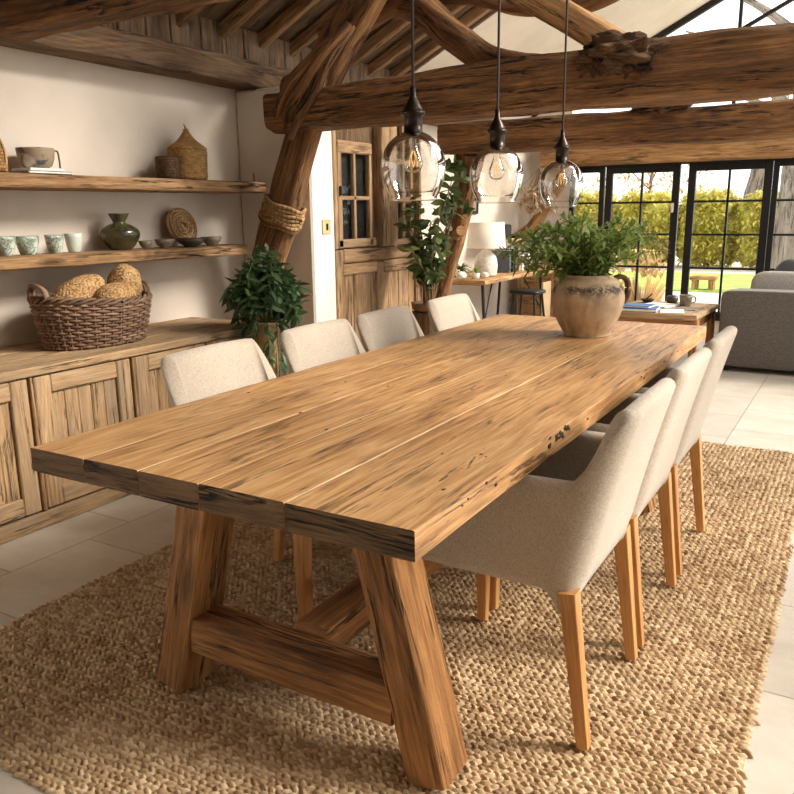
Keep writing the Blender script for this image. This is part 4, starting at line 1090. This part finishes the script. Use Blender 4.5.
# ================================================================== COFFEE TABLE
CZ = .5
t = thing('coffee_table', 'low oak side table covered with books beside the sofa', 'table', (-1.42, 6.8, 0))
mb = MB(); timber(mb, [(-1.44, 6.34, CZ - .02), (-1.42, 7.24, CZ - .02)], .70, .04, 14, .003, k=40, n=30); mb.build('table_top', M['side'], t)
mb = MB(); box(mb, (-1.74, 6.38, CZ - .13), (-1.12, 7.2, CZ - .04), .004, 0); mb.build('apron', M['table_end'], t)
for a in (-1.73, -1.14):
    for b in (6.40, 7.17):
        mb = MB(); timber(mb, [(a + .02, b + .015, 0), (a + .02, b + .015, CZ - .04)], .06, .06, 9, .003, k=20, n=8, up=(0, 1, 0)); mb.build('leg', M['table_end'], t)
def flat(name, lo, hi, mats, label, cat, group=None, rot=0):
    c = V(((lo[0] + hi[0]) / 2, (lo[1] + hi[1]) / 2, lo[2])); mt = Matrix.Translation(c) @ Matrix.Rotation(rot, 4, 'Z') @ Matrix.Translation(-c)
    mb = MB(); box(mb, lo, hi, .003, 1, mt)
    if len(mats) > 1: mb.cur = 1; box(mb, (lo[0] + .004, lo[1] - .0004, lo[2] + .004), (hi[0] + .0004, hi[1] - .004, hi[2] - .004), 0, 1, mt)
    return single(name, mb, mats, label, cat, tuple(c), group)
bg = 'books and papers on the low side table'
flat('book', (-1.72, 6.37, CZ + .001), (-1.42, 6.62, CZ + .026), [M['blue'], M['paper']], 'big blue book lying flat on the low side table', 'book', bg, .1)
flat('book', (-1.69, 6.40, CZ + .028), (-1.46, 6.6, CZ + .045), [M['blue'], M['paper']], 'smaller blue book on top of the big blue book', 'book', bg, -.08)
flat('magazine', (-1.40, 6.38, CZ + .001), (-1.22, 6.62, CZ + .008), [M['paper']], 'white magazine in front of the beige cup', 'magazine', bg, .2)
flat('magazine', (-1.62, 6.72, CZ + .001), (-1.36, 6.98, CZ + .014), [M['paper']], 'white magazine stack behind the blue books', 'magazine', bg, -.3)
flat('magazine', (-1.33, 6.64, CZ + .001), (-1.14, 6.86, CZ + .006), [M['greybook']], 'grey magazine by the right edge of the low side table', 'magazine', bg, -.15)
t = thing('mug', 'beige mug on the low side table beside the sofa', 'mug', (-1.29, 6.92, CZ + .001))
mb = MB(); lathe(mb, [(0, 0), (.036, 0), (.045, .01), (.052, .075), (.053, .095), (.048, .095), (.044, .02), (0, .014)], (-1.29, 6.92, CZ + .001), 32); mb.build('body', M['bowl'], t)
mb = MB(); tube(mb, [(-1.25, 6.95, CZ + .08), (-1.225, 6.968, CZ + .075), (-1.222, 6.97, CZ + .04), (-1.25, 6.95, CZ + .025)], .006, 8, 14); mb.build('handle', M['bowl'], t)
mb = MB(); lathe(mb, [(0, 0), (.04, 0), (.05, .03), (.045, .06), (.036, .065), (.03, .055), (0, .05)], (-1.44, 7.12, CZ + .001), 32)
single('tea_light_pot', mb, M['darkbowl'], 'small dark pot left of the beige mug', 'pot', (-1.44, 7.12, CZ + .001))
mb = MB(); lathe(mb, [(0, 0), (.03, 0), (.06, .03), (.055, .032), (.02, .01), (0, .008)], (-1.64, 7.08, CZ + .001), 32); tube(mb, [(-1.66, 7.08, CZ + .02), (-1.60, 7.06, CZ + .08)], .006, 6, 3)
single('small_dish', mb, M['black'], 'small black dish with a spoon near the pampas grass', 'dish', (-1.64, 7.08, CZ + .001))

# ================================================================== SOFA
t = thing('sofa', 'large dark grey fabric sofa seen from behind at the right', 'sofa', (.1, 7.3, 0))
def rb(lo, hi, e=.14, n=48):
    mb = MB(); c = [(a + b) / 2 for a, b in zip(lo, hi)]; blob(mb, c, [(b - a) / 2 for a, b in zip(lo, hi)], e, 0, nu=n * 2, nv=n); return mb
rb((-1.0, 6.8, .045), (1.25, 7.02, .66), .1).build('back', M['sofa'], t)
rb((-1.0, 6.95, .045), (-.82, 7.75, .60), .12).build('arm', M['sofa'], t); rb((1.07, 6.95, .045), (1.25, 7.75, .60), .12).build('arm', M['sofa'], t)
rb((-.83, 6.98, .05), (1.08, 7.76, .30), .1).build('base', M['sofa'], t)
rb((-.82, 7.0, .29), (.125, 7.77, .45), .22).build('seat_cushion', M['sofa'], t); rb((.13, 7.0, .29), (1.07, 7.77, .45), .22).build('seat_cushion', M['sofa'], t)
for a in (-.95, 1.18):
    for b in (6.85, 7.68):
        mb = MB(); box(mb, (a, b, 0), (a + .05, b + .05, .06), .003); mb.build('foot', M['black'], t)
mb = MB(); blob(mb, (-.60, 7.18, .62), (.23, .085, .17), .5, nu=48, nv=28, mat=Matrix.Rotation(-.2, 3, 'X'))
single('cushion', mb, M['sofa_light'], 'light grey plump cushion on the sofa, nearest the doors', 'cushion', (-.60, 7.18, .45), 'cushions on the sofa')
mb = MB(); blob(mb, (-.50, 7.33, .66), (.22, .07, .19), .55, nu=48, nv=28, mat=Matrix.Rotation(-.3, 3, 'X') @ Matrix.Rotation(.5, 3, 'Y'))
single('cushion', mb, M['sofa_dark'], 'tilted charcoal cushion on the sofa at the right picture edge', 'cushion', (-.50, 7.33, .45), 'cushions on the sofa')

# ================================================================== OUTSIDE
mb = MB(); box(mb, (-14, 9.1, -.12), (10, 13.6, -.02), 0); struct('terrace', mb, M['paving'])
mb = MB(); box(mb, (-14, 13.6, -.12), (10, 17.5, 0), 0); tag(struct('lawn', mb, M['lawn']))
mb = MB(); box(mb, (-14, 17.5, -.12), (10, 32, -.01), 0); struct('garden_path', mb, M['paving'])
hl = ['yellow-green hedge shrub seen through the narrow leftmost panes', 'yellow-green hedge shrub seen through the left glazed door', 'yellow-green hedge shrub seen through the left half of the right glazed door',
      'yellow-green hedge shrub below the leaning trunk', 'lower hedge shrub just right of the big tree trunk', 'hedge shrub at the far left end, beyond the dried flower corner']
for q, (hx, hz, ry) in enumerate(((-5.95, 1.78, .8), (-4.6, 1.72, .75), (-3.25, 1.74, .8), (-1.9, 1.66, .75), (-.55, 1.5, .7), (-7.3, 1.7, .8))):
    hy = 19.4 + rng.uniform(-.2, .3)
    t = thing('hedge_shrub', hl[q], 'shrub', (hx, hy, 0), 'hedge beyond the lawn')
    mb = MB(); blob(mb, (hx, hy, hz * .5), (.60, ry * .75, hz * .42), .6, .25, 4, q, 48, 32)
    for _ in range(6500):
        u, a = rng.uniform(-1, 1), rng.uniform(0, 2 * PI); rr = math.sqrt(1 - u * u) ** .5; k = rng.uniform(.74, 1.04)
        p = V((hx + .74 * rr * k * math.cos(a), hy + ry * rr * k * math.sin(a), hz * .5 + u * hz * .5 * k))
        leaf(mb, p, V((rng.uniform(-1, 1), rng.uniform(-1, 1), rng.uniform(-.6, 1))), rng.uniform(.08, .15), rng.uniform(.05, .085), rows=2)
    mb.build('foliage', M['leaf_h'], t)
    mb = MB(); tube(mb, [(hx, hy, 0), (hx, hy, hz * .6)], .06, 8, 4); mb.build('stem', M['twig'], t)
def tree(x, y, r, h, lean, label, leaves):
    t = thing('tree', label, 'tree', (x, y, 0))
    mb = MB(); timber(mb, [(x, y, 0), (x + lean * .5, y, h * .5), (x + lean, y, h)], [2 * r, 1.7 * r, 1.4 * r], [2 * r, 1.7 * r, 1.4 * r], 2, r * .15, k=28, n=30, up=(0, 1, 0))
    for q in range(5):
        a = rng.uniform(0, 2 * PI); z = h * rng.uniform(.55, .95)
        tube(mb, [(x + lean * z / h, y, z), (x + math.cos(a) * .8, y + math.sin(a) * .5, z + .7), (x + math.cos(a) * 1.6, y + math.sin(a), z + 1.0)], [r * .35, r * .2, .02], 8, 12)
    mb.build('trunk', M['trunk'], t)
    mb = MB()
    for _ in range(leaves):
        leaf(mb, (x + rng.uniform(-1.6, 1.6), y + rng.uniform(-1, 1), h * rng.uniform(.65, 1.3)), V((rng.uniform(-1, 1), rng.uniform(-1, 1), rng.uniform(-1, .3))), .11, .07, rows=2)
    if leaves: mb.build('foliage', M['leaf_o'], t)
tree(-1.15, 14.0, .24, 4.5, .1, 'big grey tree trunk seen through the rightmost panes', 0)
tree(-2.95, 22.0, .24, 5, .9, 'leaning grey trunk above the hedge in the right glazed door', 0)
tree(-5.2, 21.4, .06, 2.7, .2, 'thin tree with sparse russet leaves above the hedge', 700)
def pampas(x, y, label):
    t = thing('pampas_grass', label, 'grass', (x, y, -.02), 'dry pampas clumps on the terrace')
    mb = MB(); pl = MB()
    for q in range(260):
        a = rng.uniform(0, 2 * PI); sp = rng.uniform(.02, .34); hh = rng.uniform(.35, .72)
        b = V((x + .05 * math.cos(a), y + .05 * math.sin(a), -.02))
        leaf(mb, b, V((sp * math.cos(a), sp * math.sin(a), hh)), hh * 1.05, .02, up=V((math.sin(a), -math.cos(a), .1)), droop=.22)
    for q in range(90):
        a = rng.uniform(0, 2 * PI); sp = rng.uniform(.0, .3); z = rng.uniform(.45, .75)
        p = V((x + sp * math.cos(a), y + sp * math.sin(a), z)); 
        for _ in range(5): leaf(pl, p, V((rng.uniform(-.6, .6), rng.uniform(-.6, .6), 1)), .13, .03)
    mb.build('blades', M['grass'], t); pl.build('plumes', M['grass'], t)
pampas(-2.87, 9.75, 'dry pampas clump outside, nearest to the handle of the clay jug'); pampas(-2.42, 10.1, 'dry pampas clump outside, behind the small black dish with a spoon')
t = thing('garden_bench', 'small brown wooden bench on the lawn seen through the right glazed door', 'bench', (-2.33, 13.9, 0))
mb = MB(); box(mb, (-2.53, 13.75, .16), (-2.13, 14.05, .22), .01, 0); mb.build('seat', M['beam_light'], t)
for a in (-2.5, -2.24):
    mb = MB(); box(mb, (a, 13.77, 0), (a + .08, 14.03, .16), .006, 2); mb.build('leg', M['beam_light'], t)

# ================================================================== LIGHT
mb = MB(); box(mb, (2.4, -2.6, 0), (2.55, 1.5, 3.0), 0); struct('wall_right_unseen', mb, M['plaster'])  # out-of-view partial wall, added to dim the camera-facing sides
mb = MB(); box(mb, (0, -2.6, 0), (3.2, 1.5, .06), 0, 0, Matrix.Translation((XR, 0, rz(XR))) @ Matrix.Rotation(math.atan(RS), 4, 'Y')); struct('ceiling', mb, M['ceilplaster'])  # out-of-view roof piece, put in with the wall to hold back sky light
w = bpy.data.worlds.new('World'); sc.world = w; w.use_nodes = True
bgn = w.node_tree.nodes['Background']; bgn.inputs[0].default_value = (1.0, .985, .96, 1); bgn.inputs[1].default_value = 1.75
su = bpy.data.lights.new('sun', 'SUN'); su.energy = 4.6; su.angle = math.radians(20); su.color = (1, .925, .82)
so = bpy.data.objects.new('sun', su); COL.objects.link(so)
sd = V((.80, .36, .56)).normalized()
so.rotation_euler = sd.to_track_quat('Z', 'Y').to_euler(); so.location = sd * 12

# ================================================================== CAMERA
f, pi_, ya, ro = 790.566, .22887648, .53548177, -.01155393
fwd = V((-math.sin(ya) * math.cos(pi_), math.cos(ya) * math.cos(pi_), -math.sin(pi_))); rt = V((math.cos(ya), math.sin(ya), 0)); upv = rt.cross(fwd)
c, s = math.cos(ro), math.sin(ro); rt2 = rt * c + upv * s; up2 = -rt * s + upv * c
cam = bpy.data.cameras.new('camera'); cam.sensor_width = 36; cam.lens = 36 * f / 794; cam.clip_start = .05
co = bpy.data.objects.new('camera', cam); COL.objects.link(co)
co.matrix_world = Matrix(((rt2.x, up2.x, -fwd.x, 0), (rt2.y, up2.y, -fwd.y, 0), (rt2.z, up2.z, -fwd.z, 1.29), (0, 0, 0, 1)))
sc.camera = co
sc.cycles.use_denoising = True; sc.cycles.denoising_prefilter = 'FAST'
vs_ = sc.view_settings; vs_.view_transform = 'Standard'; vs_.look = 'None'; vs_.gamma = 1; vs_.use_curve_mapping = False; vs_.exposure = 0.36
